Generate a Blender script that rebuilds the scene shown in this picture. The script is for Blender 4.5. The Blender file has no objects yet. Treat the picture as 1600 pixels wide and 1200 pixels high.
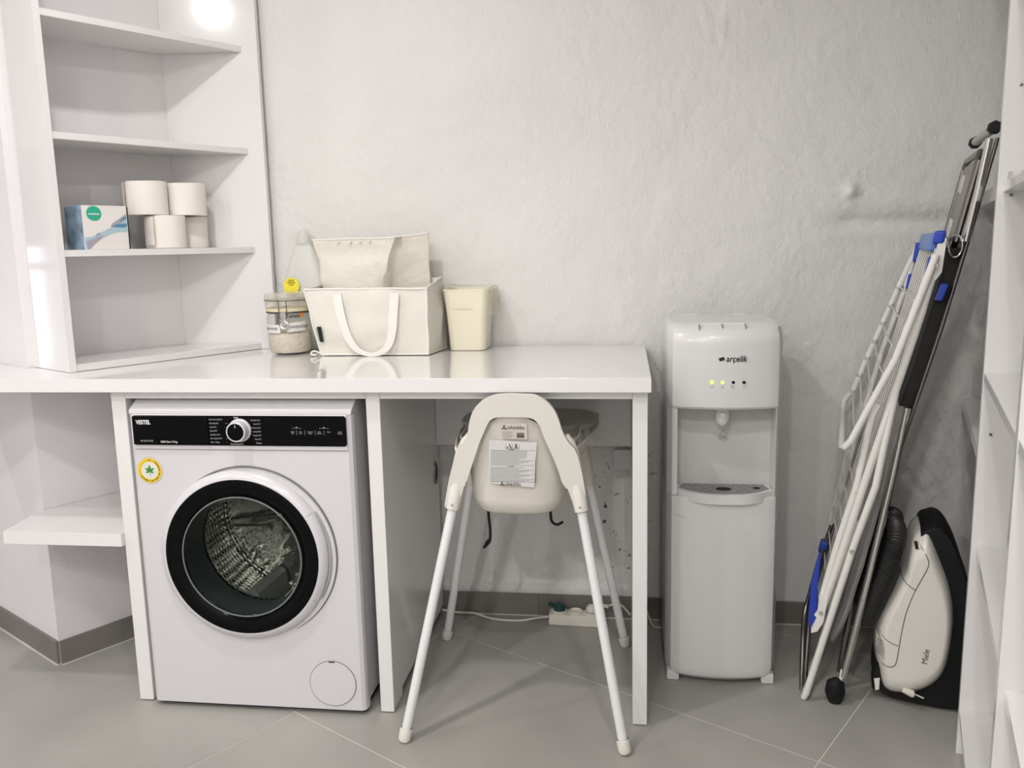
import bpy, bmesh, math, random
from mathutils import Vector, Matrix, noise
from math import sin, cos, pi, radians
random.seed(7)
SC = bpy.context.scene
COL = SC.collection

# ------------------------------------------------------------------ camera, light, exposure
CAM = Vector((0, -2.6766, 1.21))
yaw, pitch, roll = radians(7.727), radians(9.103), radians(1.292)
fwd = Vector((-sin(yaw)*cos(pitch), cos(yaw)*cos(pitch), -sin(pitch)))
rt = Vector((cos(yaw), sin(yaw), 0)); dn = fwd.cross(rt)
r2 = rt*cos(roll)+dn*sin(roll); d2 = -rt*sin(roll)+dn*cos(roll)
cd = bpy.data.cameras.new('camera'); cam = bpy.data.objects.new('camera', cd); COL.objects.link(cam)
M = Matrix((r2, -d2, -fwd)).transposed().to_4x4(); M.translation = CAM
cam.matrix_world = M
cd.sensor_fit = 'HORIZONTAL'; cd.sensor_width = 36; cd.lens = 36*1333/1600
cd.clip_start = 0.02
SC.camera = cam
W = bpy.data.worlds.new('world'); SC.world = W; W.use_nodes = True
W.node_tree.nodes['Background'].inputs[0].default_value = (.9, .93, 1, 1)
W.node_tree.nodes['Background'].inputs[1].default_value = .3
SC.view_settings.view_transform = 'Standard'; SC.view_settings.look = 'None'
SC.view_settings.gamma = 1; SC.view_settings.use_curve_mapping = False
SC.view_settings.exposure = 0.11
LAMP_W = 14.0      # each ceiling downlight
WINDOW_W = 7.5    # daylight through the window of the end wall
LAMPS = [(-1.84, -2.52), (-.95, -1.35), (-2.65, -1.75), (.12, -2.45), (-.45, -3.7), (-1.4, -4.1)]  # last three are unseen fill lamps added to brighten shelving and knee space
LAMP_K = [.85, .95, .75, .8, 1.9, 1.6]

# ------------------------------------------------------------------ materials
def mat(name, col, rough=.5, metal=0, bump=None, spec=.5, coat=0, emis=None, trans=None, vary=None, sheen=0):
    m = bpy.data.materials.new(name); m.use_nodes = True
    nt = m.node_tree; b = nt.nodes['Principled BSDF']
    c = tuple(col)+(1,)
    b.inputs['Base Color'].default_value = c; b.inputs['Roughness'].default_value = rough
    b.inputs['Metallic'].default_value = metal; b.inputs['Specular IOR Level'].default_value = spec
    b.inputs['Coat Weight'].default_value = coat; b.inputs['Coat Roughness'].default_value = .06
    if sheen: b.inputs['Sheen Weight'].default_value = sheen
    if emis: b.inputs['Emission Color'].default_value = tuple(emis[:3])+(1,); b.inputs['Emission Strength'].default_value = emis[3]
    tc = nt.nodes.new('ShaderNodeTexCoord')
    if vary:   # (scale, amount, detail)
        n = nt.nodes.new('ShaderNodeTexNoise'); n.inputs['Scale'].default_value = vary[0]; n.inputs['Detail'].default_value = vary[2]
        nt.links.new(tc.outputs['Object'], n.inputs['Vector'])
        mx = nt.nodes.new('ShaderNodeMix'); mx.data_type = 'RGBA'
        mx.inputs[6].default_value = tuple(max(0, v*(1-vary[1])) for v in col)+(1,)
        mx.inputs[7].default_value = tuple(min(1, v*(1+vary[1])) for v in col)+(1,)
        mr = nt.nodes.new('ShaderNodeMapRange'); mr.inputs[1].default_value = .3; mr.inputs[2].default_value = .7
        nt.links.new(n.outputs[0], mr.inputs[0]); nt.links.new(mr.outputs[0], mx.inputs[0]); nt.links.new(mx.outputs[2], b.inputs['Base Color'])
    if bump:   # list of (scale, strength, distance)
        prev = None
        for s, st, di in bump:
            n = nt.nodes.new('ShaderNodeTexNoise'); n.inputs['Scale'].default_value = s; n.inputs['Detail'].default_value = 4
            nt.links.new(tc.outputs['Object'], n.inputs['Vector'])
            bp = nt.nodes.new('ShaderNodeBump'); bp.inputs['Strength'].default_value = st; bp.inputs['Distance'].default_value = di
            nt.links.new(n.outputs[0], bp.inputs['Height'])
            if prev: nt.links.new(prev.outputs[0], bp.inputs['Normal'])
            prev = bp
        nt.links.new(prev.outputs[0], b.inputs['Normal'])
    if trans is not None:   # thin clear sheet: mix of transparent and the glossy/diffuse body
        t = nt.nodes.new('ShaderNodeBsdfTransparent'); t.inputs[0].default_value = tuple(trans[1])+(1,)
        mx = nt.nodes.new('ShaderNodeMixShader'); out = nt.nodes['Material Output']
        lw = nt.nodes.new('ShaderNodeLayerWeight'); lw.inputs[0].default_value = .25
        mp = nt.nodes.new('ShaderNodeMapRange'); mp.inputs[3].default_value = trans[0]; mp.inputs[4].default_value = min(1, trans[0]+.6)
        nt.links.new(lw.outputs['Facing'], mp.inputs[0]); nt.links.new(mp.outputs[0], mx.inputs[0])
        nt.links.new(t.outputs[0], mx.inputs[1]); nt.links.new(b.outputs[0], mx.inputs[2]); nt.links.new(mx.outputs[0], out.inputs[0])
    return m

def plaster_mat(name, col, scuffs=False, k=1):
    m = mat(name, col, .72, vary=(1.7, .045, 3))
    nt = m.node_tree; b = nt.nodes['Principled BSDF']; tc = nt.nodes.new('ShaderNodeTexCoord')
    mp = nt.nodes.new('ShaderNodeMapping'); mp.inputs['Rotation'].default_value = (0, .6, 0); mp.inputs['Scale'].default_value = (1, 1, .8)
    nt.links.new(tc.outputs['Object'], mp.inputs[0])
    prev = None
    for s, st, di, dist in ((26, .26*k, .007, 1.0), (9, .32*k, .014, .8), (78, .62*k, .0034, .9), (170, .30*k, .0014, .3)):
        n = nt.nodes.new('ShaderNodeTexNoise'); n.inputs['Scale'].default_value = s; n.inputs['Detail'].default_value = 5; n.inputs['Distortion'].default_value = dist
        nt.links.new(mp.outputs[0], n.inputs['Vector'])
        bp = nt.nodes.new('ShaderNodeBump'); bp.inputs['Strength'].default_value = st; bp.inputs['Distance'].default_value = di
        nt.links.new(n.outputs[0], bp.inputs['Height'])
        if prev: nt.links.new(prev.outputs[0], bp.inputs['Normal'])
        prev = bp
    nt.links.new(prev.outputs[0], b.inputs['Normal'])
    if scuffs:   # old dark scuff marks on the plaster low under the desk
        src = b.inputs['Base Color'].links[0].from_socket
        n = nt.nodes.new('ShaderNodeTexNoise'); n.inputs['Scale'].default_value = 52; n.inputs['Detail'].default_value = 8; n.inputs['Distortion'].default_value = .5
        nt.links.new(tc.outputs['Object'], n.inputs['Vector'])
        r = nt.nodes.new('ShaderNodeMapRange'); r.inputs[1].default_value = .635; r.inputs[2].default_value = .68
        nt.links.new(n.outputs[0], r.inputs[0])
        g = nt.nodes.new('ShaderNodeVectorMath'); g.operation = 'DISTANCE'
        sc = nt.nodes.new('ShaderNodeMapping'); sc.inputs['Scale'].default_value = (2.6, 0, 1)
        nt.links.new(tc.outputs['Object'], sc.inputs[0]); nt.links.new(sc.outputs[0], g.inputs[0]); g.inputs[1].default_value = (-.02*2.6, 0, .38)
        r3 = nt.nodes.new('ShaderNodeMapRange'); r3.inputs[1].default_value = .2; r3.inputs[2].default_value = .36; r3.inputs[3].default_value = 1; r3.inputs[4].default_value = 0
        nt.links.new(g.outputs['Value'], r3.inputs[0])
        mu = nt.nodes.new('ShaderNodeMath'); mu.operation = 'MULTIPLY'; nt.links.new(r.outputs[0], mu.inputs[0]); nt.links.new(r3.outputs[0], mu.inputs[1])
        mx = nt.nodes.new('ShaderNodeMix'); mx.data_type = 'RGBA'; mx.inputs[7].default_value = (.1, .1, .085, 1)
        nt.links.new(mu.outputs[0], mx.inputs[0]); nt.links.new(src, mx.inputs[6]); nt.links.new(mx.outputs[2], b.inputs['Base Color'])
    return m

PLASTER = plaster_mat('plaster', (.78, .775, .75), True)
PLASTER_L = plaster_mat('plaster_smooth', (.79, .775, .79), k=.35)  # slight lavender of the window daylight is put into this base colour
CEIL = mat('ceiling_paint', (.82, .81, .79), .8)
LAM = mat('white_laminate', (.81, .80, .79), .22, spec=.5, coat=.35, bump=[(9, .03, .002)])
LAM2 = mat('white_laminate_gloss', (.81, .80, .795), .11, spec=.55, coat=.5, bump=[(6, .03, .002)])
TILE = mat('floor_tile', (.365, .358, .33), .42, bump=[(40, .06, .001)], vary=(3.2, .10, 6))
GROUT = mat('grout', (.68, .66, .61), .85)
SKIRT = mat('skirting_tile', (.19, .18, .16), .45, vary=(6, .12, 5))
APPL = mat('appliance_white', (.68, .67, .69), .28, coat=.3)
APPL2 = mat('appliance_white_side', (.72, .71, .72), .35)
BLACKG = mat('black_gloss', (.003, .003, .0035), .12, spec=.1)
BLACKM = mat('black_plastic', (.008, .008, .009), .6, spec=.3)
PRINT = mat('white_print', (.72, .72, .72), .6)
PRINTG = mat('grey_print', (.45, .45, .45), .6)
INK = mat('black_ink', (.015, .015, .015), .6)
INKG = mat('grey_ink', (.33, .34, .34), .7)
STEEL = mat('drum_steel', (.74, .73, .68), .14, 1, bump=[(9, .8, .02)])
CHROME = mat('chrome', (.62, .61, .58), .18, 1)
DCHROME = mat('dark_chrome', (.22, .21, .20), .28, 1)
GLASS = mat('door_glass', (.02, .03, .028), .02, trans=(.08, (.84, .88, .86)))
JARG = mat('jar_glass', (.5, .5, .48), .04, trans=(.04, (.985, .99, .98)))
YELLOW = mat('yellow_sticker', (.78, .53, .02), .4); YELLOW2 = mat('pale_yellow', (.85, .78, .5), .4)
LEMON = mat('lemon_sticker', (.88, .76, .04), .45)
GREEN = mat('leaf_green', (.03, .27, .03), .5); TEAL = mat('teal_print', (.03, .42, .26), .5)
CHAIRP = mat('chair_plastic', (.79, .768, .71), .33, coat=.15)
CHAIRP2 = mat('chair_shell', (.73, .705, .63), .38)
TRAYP = mat('tray_plastic', (.82, .80, .73), .4)
LEGW = mat('white_tube', (.80, .81, .81), .3, coat=.2)
CAPW = mat('foot_cap', (.75, .73, .66), .5)
PAPER = mat('label_paper', (.72, .72, .69), .6)
STRAP = mat('strap', (.008, .008, .009), .8)
DISP = mat('dispenser_plastic', (.74, .74, .725), .3, coat=.25)
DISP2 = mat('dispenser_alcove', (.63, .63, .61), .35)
TRAYG = mat('drip_tray_grey', (.30, .30, .30), .4, .4)
LED = mat('green_led', (.5, .9, .1), .4, emis=(.45, 1, .06, 1.6))
CANVAS = mat('canvas', (.77, .745, .665), .8, bump=[(260, .25, .001), (13, .6, .014)], sheen=.1)
CANVAS2 = mat('canvas_shiny', (.76, .72, .63), .42, bump=[(200, .2, .001), (9, .8, .02)])
WEB = mat('webbing', (.85, .83, .77), .8, bump=[(400, .3, .0006)])
BINP = mat('bin_plastic', (.87, .83, .65), .35, coat=.15)
LINER = mat('bin_liner', (.9, .88, .78), .2, bump=[(40, .8, .01)], trans=(.12, (.98, .97, .93)))
BOTTLE = mat('bottle_plastic', (.88, .88, .84), .35, trans=(.72, (.95, .95, .92)))
POWDER = mat('powder', (.76, .69, .58), .95, bump=[(90, .8, .006)], vary=(60, .06, 3))
PAPERW = mat('toilet_paper', (.86, .82, .76), .95, bump=[(160, .3, .0015)])
CARD = mat('card', (.45, .40, .33), .9)
BOXW = mat('box_white', (.80, .77, .74), .45)
BOXB = mat('box_blue', (.27, .38, .50), .5, vary=(28, .45, 3))
BLUE1 = mat('print_blue', (.10, .25, .40), .5); BLUE2 = mat('print_pale_blue', (.40, .55, .62), .5); GREY1 = mat('print_grey', (.38, .36, .42), .5)
BLUEP = mat('rack_blue', (.02, .06, .48), .35); BLUEL = mat('rack_light_blue', (.13, .24, .62), .35)
WIRE = mat('rack_wire', (.74, .73, .69), .3, .3)
RACKW = mat('rack_white', (.82, .81, .77), .3, coat=.2)
COVER = mat('board_cover_black', (.012, .012, .011), .85, bump=[(60, .5, .004)])
COVERG = mat('board_cover_grey', (.34, .335, .32), .8, bump=[(30, .5, .005)])
VACW = mat('vacuum_white', (.80, .78, .72), .22, coat=.4)
HOSE = mat('hose_dark', (.035, .035, .034), .42)
CABLE = mat('white_cable', (.72, .70, .62), .45)
DGREEN = mat('dark_green_plug', (.01, .05, .05), .45)
SHADE = mat('dark_cavity', (.01, .01, .01), .9)
ORANGE = mat('orange_print', (.7, .22, .03), .5)
CLEARP = mat('clear_plastic', (.8, .8, .78), .15, trans=(.18, (.95, .95, .95)))
PURPLE = mat('magenta_sheet', (.35, .02, .12), .5)

def drum_mat():
    m = mat('perforated_steel', (.5, .49, .45), .22, 1)
    nt = m.node_tree; b = nt.nodes['Principled BSDF']; tc = nt.nodes.new('ShaderNodeTexCoord')
    v = nt.nodes.new('ShaderNodeTexVoronoi'); v.inputs['Scale'].default_value = 62; v.inputs['Randomness'].default_value = .15
    nt.links.new(tc.outputs['Object'], v.inputs['Vector'])
    r = nt.nodes.new('ShaderNodeMapRange'); r.inputs[1].default_value = .22; r.inputs[2].default_value = .32
    nt.links.new(v.outputs['Distance'], r.inputs[0])
    mx = nt.nodes.new('ShaderNodeMix'); mx.data_type = 'RGBA'; mx.inputs[6].default_value = (.004, .004, .004, 1); mx.inputs[7].default_value = (.62, .61, .56, 1)
    nt.links.new(r.outputs[0], mx.inputs[0]); nt.links.new(mx.outputs[2], b.inputs['Base Color'])
    bp = nt.nodes.new('ShaderNodeBump'); bp.inputs['Strength'].default_value = .6; bp.inputs['Distance'].default_value = .008
    nt.links.new(v.outputs['Distance'], bp.inputs['Height']); nt.links.new(bp.outputs[0], b.inputs['Normal'])
    return m
DRUM = drum_mat()

# ------------------------------------------------------------------ helpers
class MB:
    def __init__(s): s.b = bmesh.new()
    def box(s, x0, x1, y0, y1, z0, z1, bev=0, fn=None, seg=2):
        t = bmesh.new(); bmesh.ops.create_cube(t, size=1)
        for v in t.verts: v.co = Vector(((x0+x1)/2+v.co.x*(x1-x0), (y0+y1)/2+v.co.y*(y1-y0), (z0+z1)/2+v.co.z*(z1-z0)))
        if bev: bmesh.ops.bevel(t, geom=t.edges[:], offset=bev, segments=seg, affect='EDGES', profile=.5)
        return s.add(t, fn)
    def add(s, t, fn=None):
        if fn:
            for v in t.verts: v.co = Vector(fn(v.co))
        me = bpy.data.meshes.new('t'); t.to_mesh(me); t.free(); s.b.from_mesh(me); bpy.data.meshes.remove(me); return s
    def faces(s, vs, fs):
        V = [s.b.verts.new(v) for v in vs]
        for f in fs:
            try: s.b.faces.new([V[i] for i in f])
            except ValueError: pass
        return s
    def prism(s, poly, d0, d1, fn, bev=0, seg=2):
        """poly = list of (a,b); extruded along c from d0 to d1; fn(a,b,c)->world"""
        t = bmesh.new(); n = len(poly)
        A = [t.verts.new((p[0], p[1], d0)) for p in poly]; B = [t.verts.new((p[0], p[1], d1)) for p in poly]
        t.faces.new(A[::-1]); t.faces.new(B)
        for i in range(n): t.faces.new((A[i], A[(i+1) % n], B[(i+1) % n], B[i]))
        if bev:
            ed = [e for e in t.edges if abs(e.verts[0].co.z-e.verts[1].co.z) < 1e-9]
            bmesh.ops.bevel(t, geom=ed, offset=bev, segments=seg, affect='EDGES', profile=.5)
        return s.add(t, lambda c: fn(c.x, c.y, c.z))
    def tube(s, pts, r, n=10, cap=True, closed=False, flat=None):
        P = [Vector(p) for p in pts]; R = r if isinstance(r, (list, tuple)) else [r]*len(P)
        rings = []; up = None; m = len(P)
        for i, p in enumerate(P):
            if closed: d = (P[(i+1) % m]-P[i-1])
            else: d = (P[min(i+1, m-1)]-P[max(i-1, 0)])
            d.normalize()
            if up is None:
                up = Vector((0, 0, 1)) if abs(d.z) < .9 else Vector((0, 1, 0))
            up = (up-d*up.dot(d)); up.normalize(); sd = d.cross(up)
            rr = R[i]; ru, rs = (rr, rr) if flat is None else (rr*flat, rr)
            rings.append([s.b.verts.new(p+up*cos(a)*ru+sd*sin(a)*rs) for a in [2*pi*k/n for k in range(n)]])
        K = m if closed else m-1
        for i in range(K):
            A, B = rings[i], rings[(i+1) % m]
            for k in range(n): s.b.faces.new((A[k], A[(k+1) % n], B[(k+1) % n], B[k]))
        if cap and not closed: s.b.faces.new(rings[0][::-1]); s.b.faces.new(rings[-1])
        return s
    def lathe(s, prof, org, ax=(0, 0, 1), n=40, a0=0, a1=2*pi, ux=None, scale=(1, 1)):
        """prof=(r,h) list"""
        ax = Vector(ax).normalized()
        u = Vector(ux) if ux else (Vector((1, 0, 0)) if abs(ax.x) < .9 else Vector((0, 1, 0)))
        u = (u-ax*u.dot(ax)).normalized(); v = ax.cross(u); org = Vector(org)
        full = abs(a1-a0-2*pi) < 1e-6; N = n if full else n+1
        R = []
        for rr, h in prof:
            if rr < 1e-6: R.append([s.b.verts.new(org+ax*h)]*N)
            else: R.append([s.b.verts.new(org+ax*h+(u*cos(a)*scale[0]+v*sin(a)*scale[1])*rr) for a in [a0+(a1-a0)*k/n for k in range(N)]])
        for i in range(len(R)-1):
            for k in range(n):
                q = [R[i][k], R[i][(k+1) % N], R[i+1][(k+1) % N], R[i+1][k]]
                f = []
                for x in q:
                    if x not in f: f.append(x)
                if len(f) > 2:
                    try: s.b.faces.new(f)
                    except ValueError: pass
        return s
    def loft(s, rings, cap=True):
        R = [[s.b.verts.new(p) for p in r] for r in rings]; n = len(R[0])
        for i in range(len(R)-1):
            for k in range(n): s.b.faces.new((R[i][k], R[i][(k+1) % n], R[i+1][(k+1) % n], R[i+1][k]))
        if cap: s.b.faces.new(R[0][::-1]); s.b.faces.new(R[-1])
        return s
    def grid(s, nu, nv, fn):
        V = [[s.b.verts.new(fn(i/nu, j/nv)) for j in range(nv+1)] for i in range(nu+1)]
        for i in range(nu):
            for j in range(nv): s.b.faces.new((V[i][j], V[i+1][j], V[i+1][j+1], V[i][j+1]))
        return s
def wloc(o):
    v = Vector((0, 0, 0))
    while o: v += o.location; o = o.parent
    return v
def obj(name, mb, m, parent=None, label=None, sharp=35, mods=None, loc=None, recalc=True, wn=True):
    b = mb.b
    if recalc: bmesh.ops.recalc_face_normals(b, faces=b.faces[:])
    off = wloc(parent) if parent else Vector((0, 0, 0))
    if loc is not None: off = off*0+Vector(loc)
    for v in b.verts: v.co -= off
    a = radians(sharp)
    for f in b.faces: f.smooth = True
    for e in b.edges:
        e.smooth = len(e.link_faces) == 2 and e.calc_face_angle(0) < a
    me = bpy.data.meshes.new(name); b.to_mesh(me); b.free()
    for x in (m if isinstance(m, list) else [m]): me.materials.append(x)
    o = bpy.data.objects.new(name, me); COL.objects.link(o)
    if parent: o.parent = parent
    elif loc is not None: o.location = loc
    if label: o['label'] = label
    for k in (mods or [])+([('wn',)] if wn else []):
        if k[0] == 'wn': q = o.modifiers.new('w', 'WEIGHTED_NORMAL'); q.keep_sharp = True; q.weight = 60
        if k[0] == 'solid': q = o.modifiers.new('s', 'SOLIDIFY'); q.thickness = k[1]; q.offset = k[2]
        if k[0] == 'sub': q = o.modifiers.new('u', 'SUBSURF'); q.levels = q.render_levels = k[1]
        if k[0] == 'bev': q = o.modifiers.new('b', 'BEVEL'); q.width = k[1]; q.segments = 2
    return o
def thing(name, label, cat, loc, group=None):
    o = bpy.data.objects.new(name, None); COL.objects.link(o); o.location = loc; o.empty_display_size = .05
    o['label'] = label; o['category'] = cat
    if group: o['group'] = group
    return o
def tag(o, label, cat, group=None):
    o['label'] = label; o['category'] = cat
    if group: o['group'] = group
    return o
def struct(name, mb, m, **k):
    o = obj(name, mb, m, **k); o['kind'] = 'structure'; return o
def text(s, size, org, ux, uy, m, parent, name='lettering', align='CENTER', sx=1, bold=0, shear=0, ext=.0002, fn=None):
    cu = bpy.data.curves.new('t', 'FONT'); cu.body = s; cu.size = size; cu.align_x = align; cu.align_y = 'CENTER'
    cu.extrude = ext; cu.offset = bold; cu.shear = shear; cu.resolution_u = 3
    o = bpy.data.objects.new('t', cu); COL.objects.link(o)
    dg = bpy.context.evaluated_depsgraph_get(); me = bpy.data.meshes.new_from_object(o.evaluated_get(dg))
    bpy.data.objects.remove(o)
    ux = Vector(ux).normalized(); uy = Vector(uy).normalized(); uz = ux.cross(uy); org = Vector(org)
    off = wloc(parent) if parent else Vector((0, 0, 0))
    for v in me.vertices:
        p = org+ux*v.co.x*sx+uy*v.co.y+uz*v.co.z
        if fn: p = Vector(fn(p))
        v.co = p-off
    me.materials.clear(); me.materials.append(m); me.name = name
    q = bpy.data.objects.new(name, me); COL.objects.link(q); q.parent = parent
    return q
def clip(poly, p, n):
    """keep the side where (x-p).n >= 0"""
    out = []
    for i in range(len(poly)):
        a, b = poly[i], poly[(i+1) % len(poly)]
        da = (a[0]-p[0])*n[0]+(a[1]-p[1])*n[1]; db = (b[0]-p[0])*n[0]+(b[1]-p[1])*n[1]
        if da >= 0: out.append(a)
        if da*db < 0: t = da/(da-db); out.append((a[0]+(b[0]-a[0])*t, a[1]+(b[1]-a[1])*t))
    return out
XYZ = lambda a, b, c: (a, b, c)
def spline(pts, n=8):
    P = [Vector(p) for p in pts]; out = []
    for i in range(len(P)-1):
        p0 = P[max(i-1, 0)]; p1 = P[i]; p2 = P[i+1]; p3 = P[min(i+2, len(P)-1)]
        for k in range(n):
            t = k/n; out.append(.5*((2*p1)+(p2-p0)*t+(2*p0-5*p1+4*p2-p3)*t*t+(3*p1-p0-3*p2+p3)*t**3))
    out.append(P[-1]); return out

# ------------------------------------------------------------------ the room
H = 2.6
COLC = Vector((-1.69, -.472, 0))                 # corner of the boxed column
CE = Vector((cos(radians(58.5)), sin(radians(58.5)), 0)); CD = Vector((-sin(radians(58.5)), cos(radians(58.5)), 0))
tC = .472/CE.y; CB = COLC+CE*tC                   # where the column meets the back wall
CL = COLC+CD*2.0
# right shelving frame: t along the fronts towards the back wall, f into the unit
RP = Vector((.775, -.696, 0)); RE = Vector((cos(radians(72.6)), sin(radians(72.6)), 0)); RF = Vector((RE.y, -RE.x, 0))
def RU(t, f, z): v = RP+RE*t+RF*f; return (v.x+.0065*z, v.y, z)
wr0 = RP+RF*.37; tt = -wr0.y/RE.y; WR0 = wr0+RE*tt; WR1 = wr0-RE*4.1
WR1 = wr0+RE*((-4.7-wr0.y)/RE.y)
outline = [(CB.x, 0), (WR0.x, 0), (WR1.x, -4.7), (CL.x-.3, -4.7), (CL.x-.3, CL.y), (CL.x, CL.y), (COLC.x, COLC.y)]
def wall(name, a, b, m, z0=0, z1=H, th=.12, side=1):
    a = Vector((a[0], a[1], 0)); b = Vector((b[0], b[1], 0)); d = (b-a).normalized(); n = Vector((-d.y, d.x, 0))*side
    mb = MB(); mb.prism([(0, 0), ((b-a).length, 0), ((b-a).length, th), (0, th)], z0, z1, lambda u, v, z: a+d*u+n*v+Vector((0, 0, z)))
    return struct(name, mb, m)
fb = lambda x, y, z: (x, y, z)
# back wall: uneven hand plaster, modelled relief
def relief(x, z):
    v = Vector((x*2.1, z*2.1, 1.3)); h = noise.noise(v)*.0055+noise.noise(v*3.1)*.0028+noise.noise(Vector((x*19+2*noise.noise(v*4), z*15, 4)))*.0016
    w_ = 6*noise.noise(Vector((x*3, z*3, 2))); g = noise.noise(Vector((x*52+w_, z*30-w_, 9))); h += .0012*g+.0010*max(0, .10-abs(g))/.10*max(0, noise.noise(Vector((x*5, z*5, 6))))
    d = math.hypot((x-.655)/1.0, z-1.352); h += .020*math.exp(-(d/.020)**2)+.006*math.exp(-(math.hypot(x-.60, z-1.32)/.10)**2)
    if x > .55:   # filled chase running right from the old pipe stub
        k = min(1, (x-.55)/.10); h += -.008*k*math.exp(-((z-1.262+.01*(x-.6))/.022)**2)+.006*k*math.exp(-((z-1.315)/.035)**2)
    # thick plaster patch edge, upper middle
    e = 1.86-.28*(x-.30)+.02*noise.noise(Vector((x*7, 0, 0)))
    if x > .28: h += .006/(1+math.exp(-(z-e)/.012))*min(1, (x-.28)/.02)
    if abs(x-.29) < .05 and z > 1.80: h += .003*math.exp(-((x-.283)/.008)**2)
    h += -.014/(1+math.exp((z-.60)/.006)) if x < .0 and x > -.66 and z < .60 and z > .1 else 0
    return h
mb = MB(); X0, X1 = CB.x-.05, WR0.x+.05; NX, NZ = 460, 440
mb.grid(NX, NZ, lambda i, j: (X0+(X1-X0)*i, -relief(X0+(X1-X0)*i, H*j)+.003, H*j))
mb.box(X0, X1, .03, .14, 0, H)
struct('wall_back', mb, PLASTER, recalc=False)
wall('wall_column', COLC, (CB+CE*.1), PLASTER_L, side=1, th=.02)
wall('wall_left', CL, COLC+CD*.02, PLASTER_L, side=1)
wall('wall_right', (WR1.x, WR1.y), (WR0.x, WR0.y), PLASTER_L, side=-1)
wall('wall_rear', (CL.x-.4, -4.7), (WR1.x+.1, -4.7), PLASTER_L, side=-1)
ex = CL.x-.3
# end wall with a window
WY0, WY1, WZ0, WZ1 = -.25, .36, .20, 1.72
mb = MB(); mb.box(ex-.15, ex, -4.8, WY0, 0, H).box(ex-.15, ex, WY1, CL.y+.1, 0, H).box(ex-.15, ex, WY0, WY1, 0, WZ0).box(ex-.15, ex, WY0, WY1, WZ1, H)
struct('wall_end', mb, PLASTER_L)
mb = MB()
for y in (WY0, WY1-.04): mb.box(ex-.10, ex-.05, y, y+.04, WZ0, WZ1, .004)
for z in (WZ0, 1.15, WZ1-.04): mb.box(ex-.10, ex-.05, WY0, WY1, z, z+.04, .004)
struct('window_1', mb, LAM)
mb = MB(); mb.box(ex-.3, CL.x+.05, CL.y-.02, CL.y+.12, 0, H); struct('wall_far', mb, PLASTER_L)
mb = MB(); mb.box(-4.6, 2.2, -5, 1.6, H, H+.1); struct('ceiling', mb, CEIL)
# window daylight
ld = bpy.data.lights.new('window_daylight', 'AREA'); ld.shape = 'RECTANGLE'; ld.size = WY1-WY0; ld.size_y = WZ1-WZ0; ld.energy = WINDOW_W; ld.color = (.86, .83, 1)
lo = bpy.data.objects.new('window_daylight', ld); COL.objects.link(lo); lo.location = (ex-.2, (WY0+WY1)/2, (WZ0+WZ1)/2); lo.rotation_euler = (0, radians(-90), 0)
# floor: grout bed with 60 x 120 cm tiles laid along the column's directions
mb = MB(); mb.prism(outline, -.06, -.0012, XYZ); floor = struct('floor', mb, GROUT)
ta = radians(-31); TD = Vector((cos(ta), sin(ta), 0)); TN = Vector((-sin(ta), cos(ta), 0))
G0 = Vector((.447, -.761, 0)); g = .0018
for i in range(-5, 3):
    for j in range(-8, 4):
        o = G0+TD*(1.185*i)+TN*(.60*j)
        P = [o+TD*a+TN*b for a, b in ((g, g), (1.185-g, g), (1.185-g, .6-g), (g, .6-g))]; P = [(p.x, p.y) for p in P]
        # clip to the room
        for a, b in ((outline[0], outline[1]), (outline[1], outline[2]), (outline[2], outline[3]), (outline[3], outline[4])):
            n = (b[1]-a[1], -(b[0]-a[0])); P = clip(P, a, n) if P else P
        def emit(Q):
            if len(Q) < 3: return
            ar = abs(sum(Q[k][0]*Q[(k+1) % len(Q)][1]-Q[(k+1) % len(Q)][0]*Q[k][1] for k in range(len(Q))))/2
            if ar < .002: return
            m_ = MB(); m_.prism(Q, -.009, 0, XYZ); obj('tile', m_, TILE, floor)
        if not P: continue
        # left part (before the column corner line) and right part: cut along the column's two faces
        cp = (COLC.x, COLC.y)
        A = clip(P, cp, (CE.y, -CE.x))           # right of the column's side face
        Bq = clip(P, cp, (-CE.y, CE.x)); Bq = clip(Bq, cp, (-CE.x, -CE.y)) if len(Bq) > 2 else []
        emit(A)
        if len(Bq) > 2: emit(Bq)
def skirt(name, a, b, n, h=.073, th=.009):
    a = Vector(a); b = Vector(b); n = Vector(n); d = (b-a).normalized(); L = (b-a).length
    mb = MB(); k = int(L/.6)+1
    for q in range(k):
        u0 = q*L/k+.0006; u1 = (q+1)*L/k-.0006
        mb.prism([(u0, 0), (u1, 0), (u1, th), (u0, th)], .0015, h+.002*sin(q*3.1), lambda u, v, z: a+d*u+n*v+Vector((0, 0, z)))
    o = struct(name, mb, SKIRT)
    mb = MB(); mb.prism([(0, 0), (L, 0), (L, th+.005), (0, th+.005)], .0, .0018, lambda u, v, z: a+d*u+n*v+Vector((0, 0, z)))
    obj('grout_line', mb, GROUT, o)
    return o
skirt('baseboard_back', (CB.x, -.004, 0), (WR0.x, -.004, 0), (0, -1, 0))
skirt('baseboard_column', COLC+CE*.0, CB, (CE.y, -CE.x, 0))
skirt('baseboard_left', CL, COLC, (-CE.x, -CE.y, 0))

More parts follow.
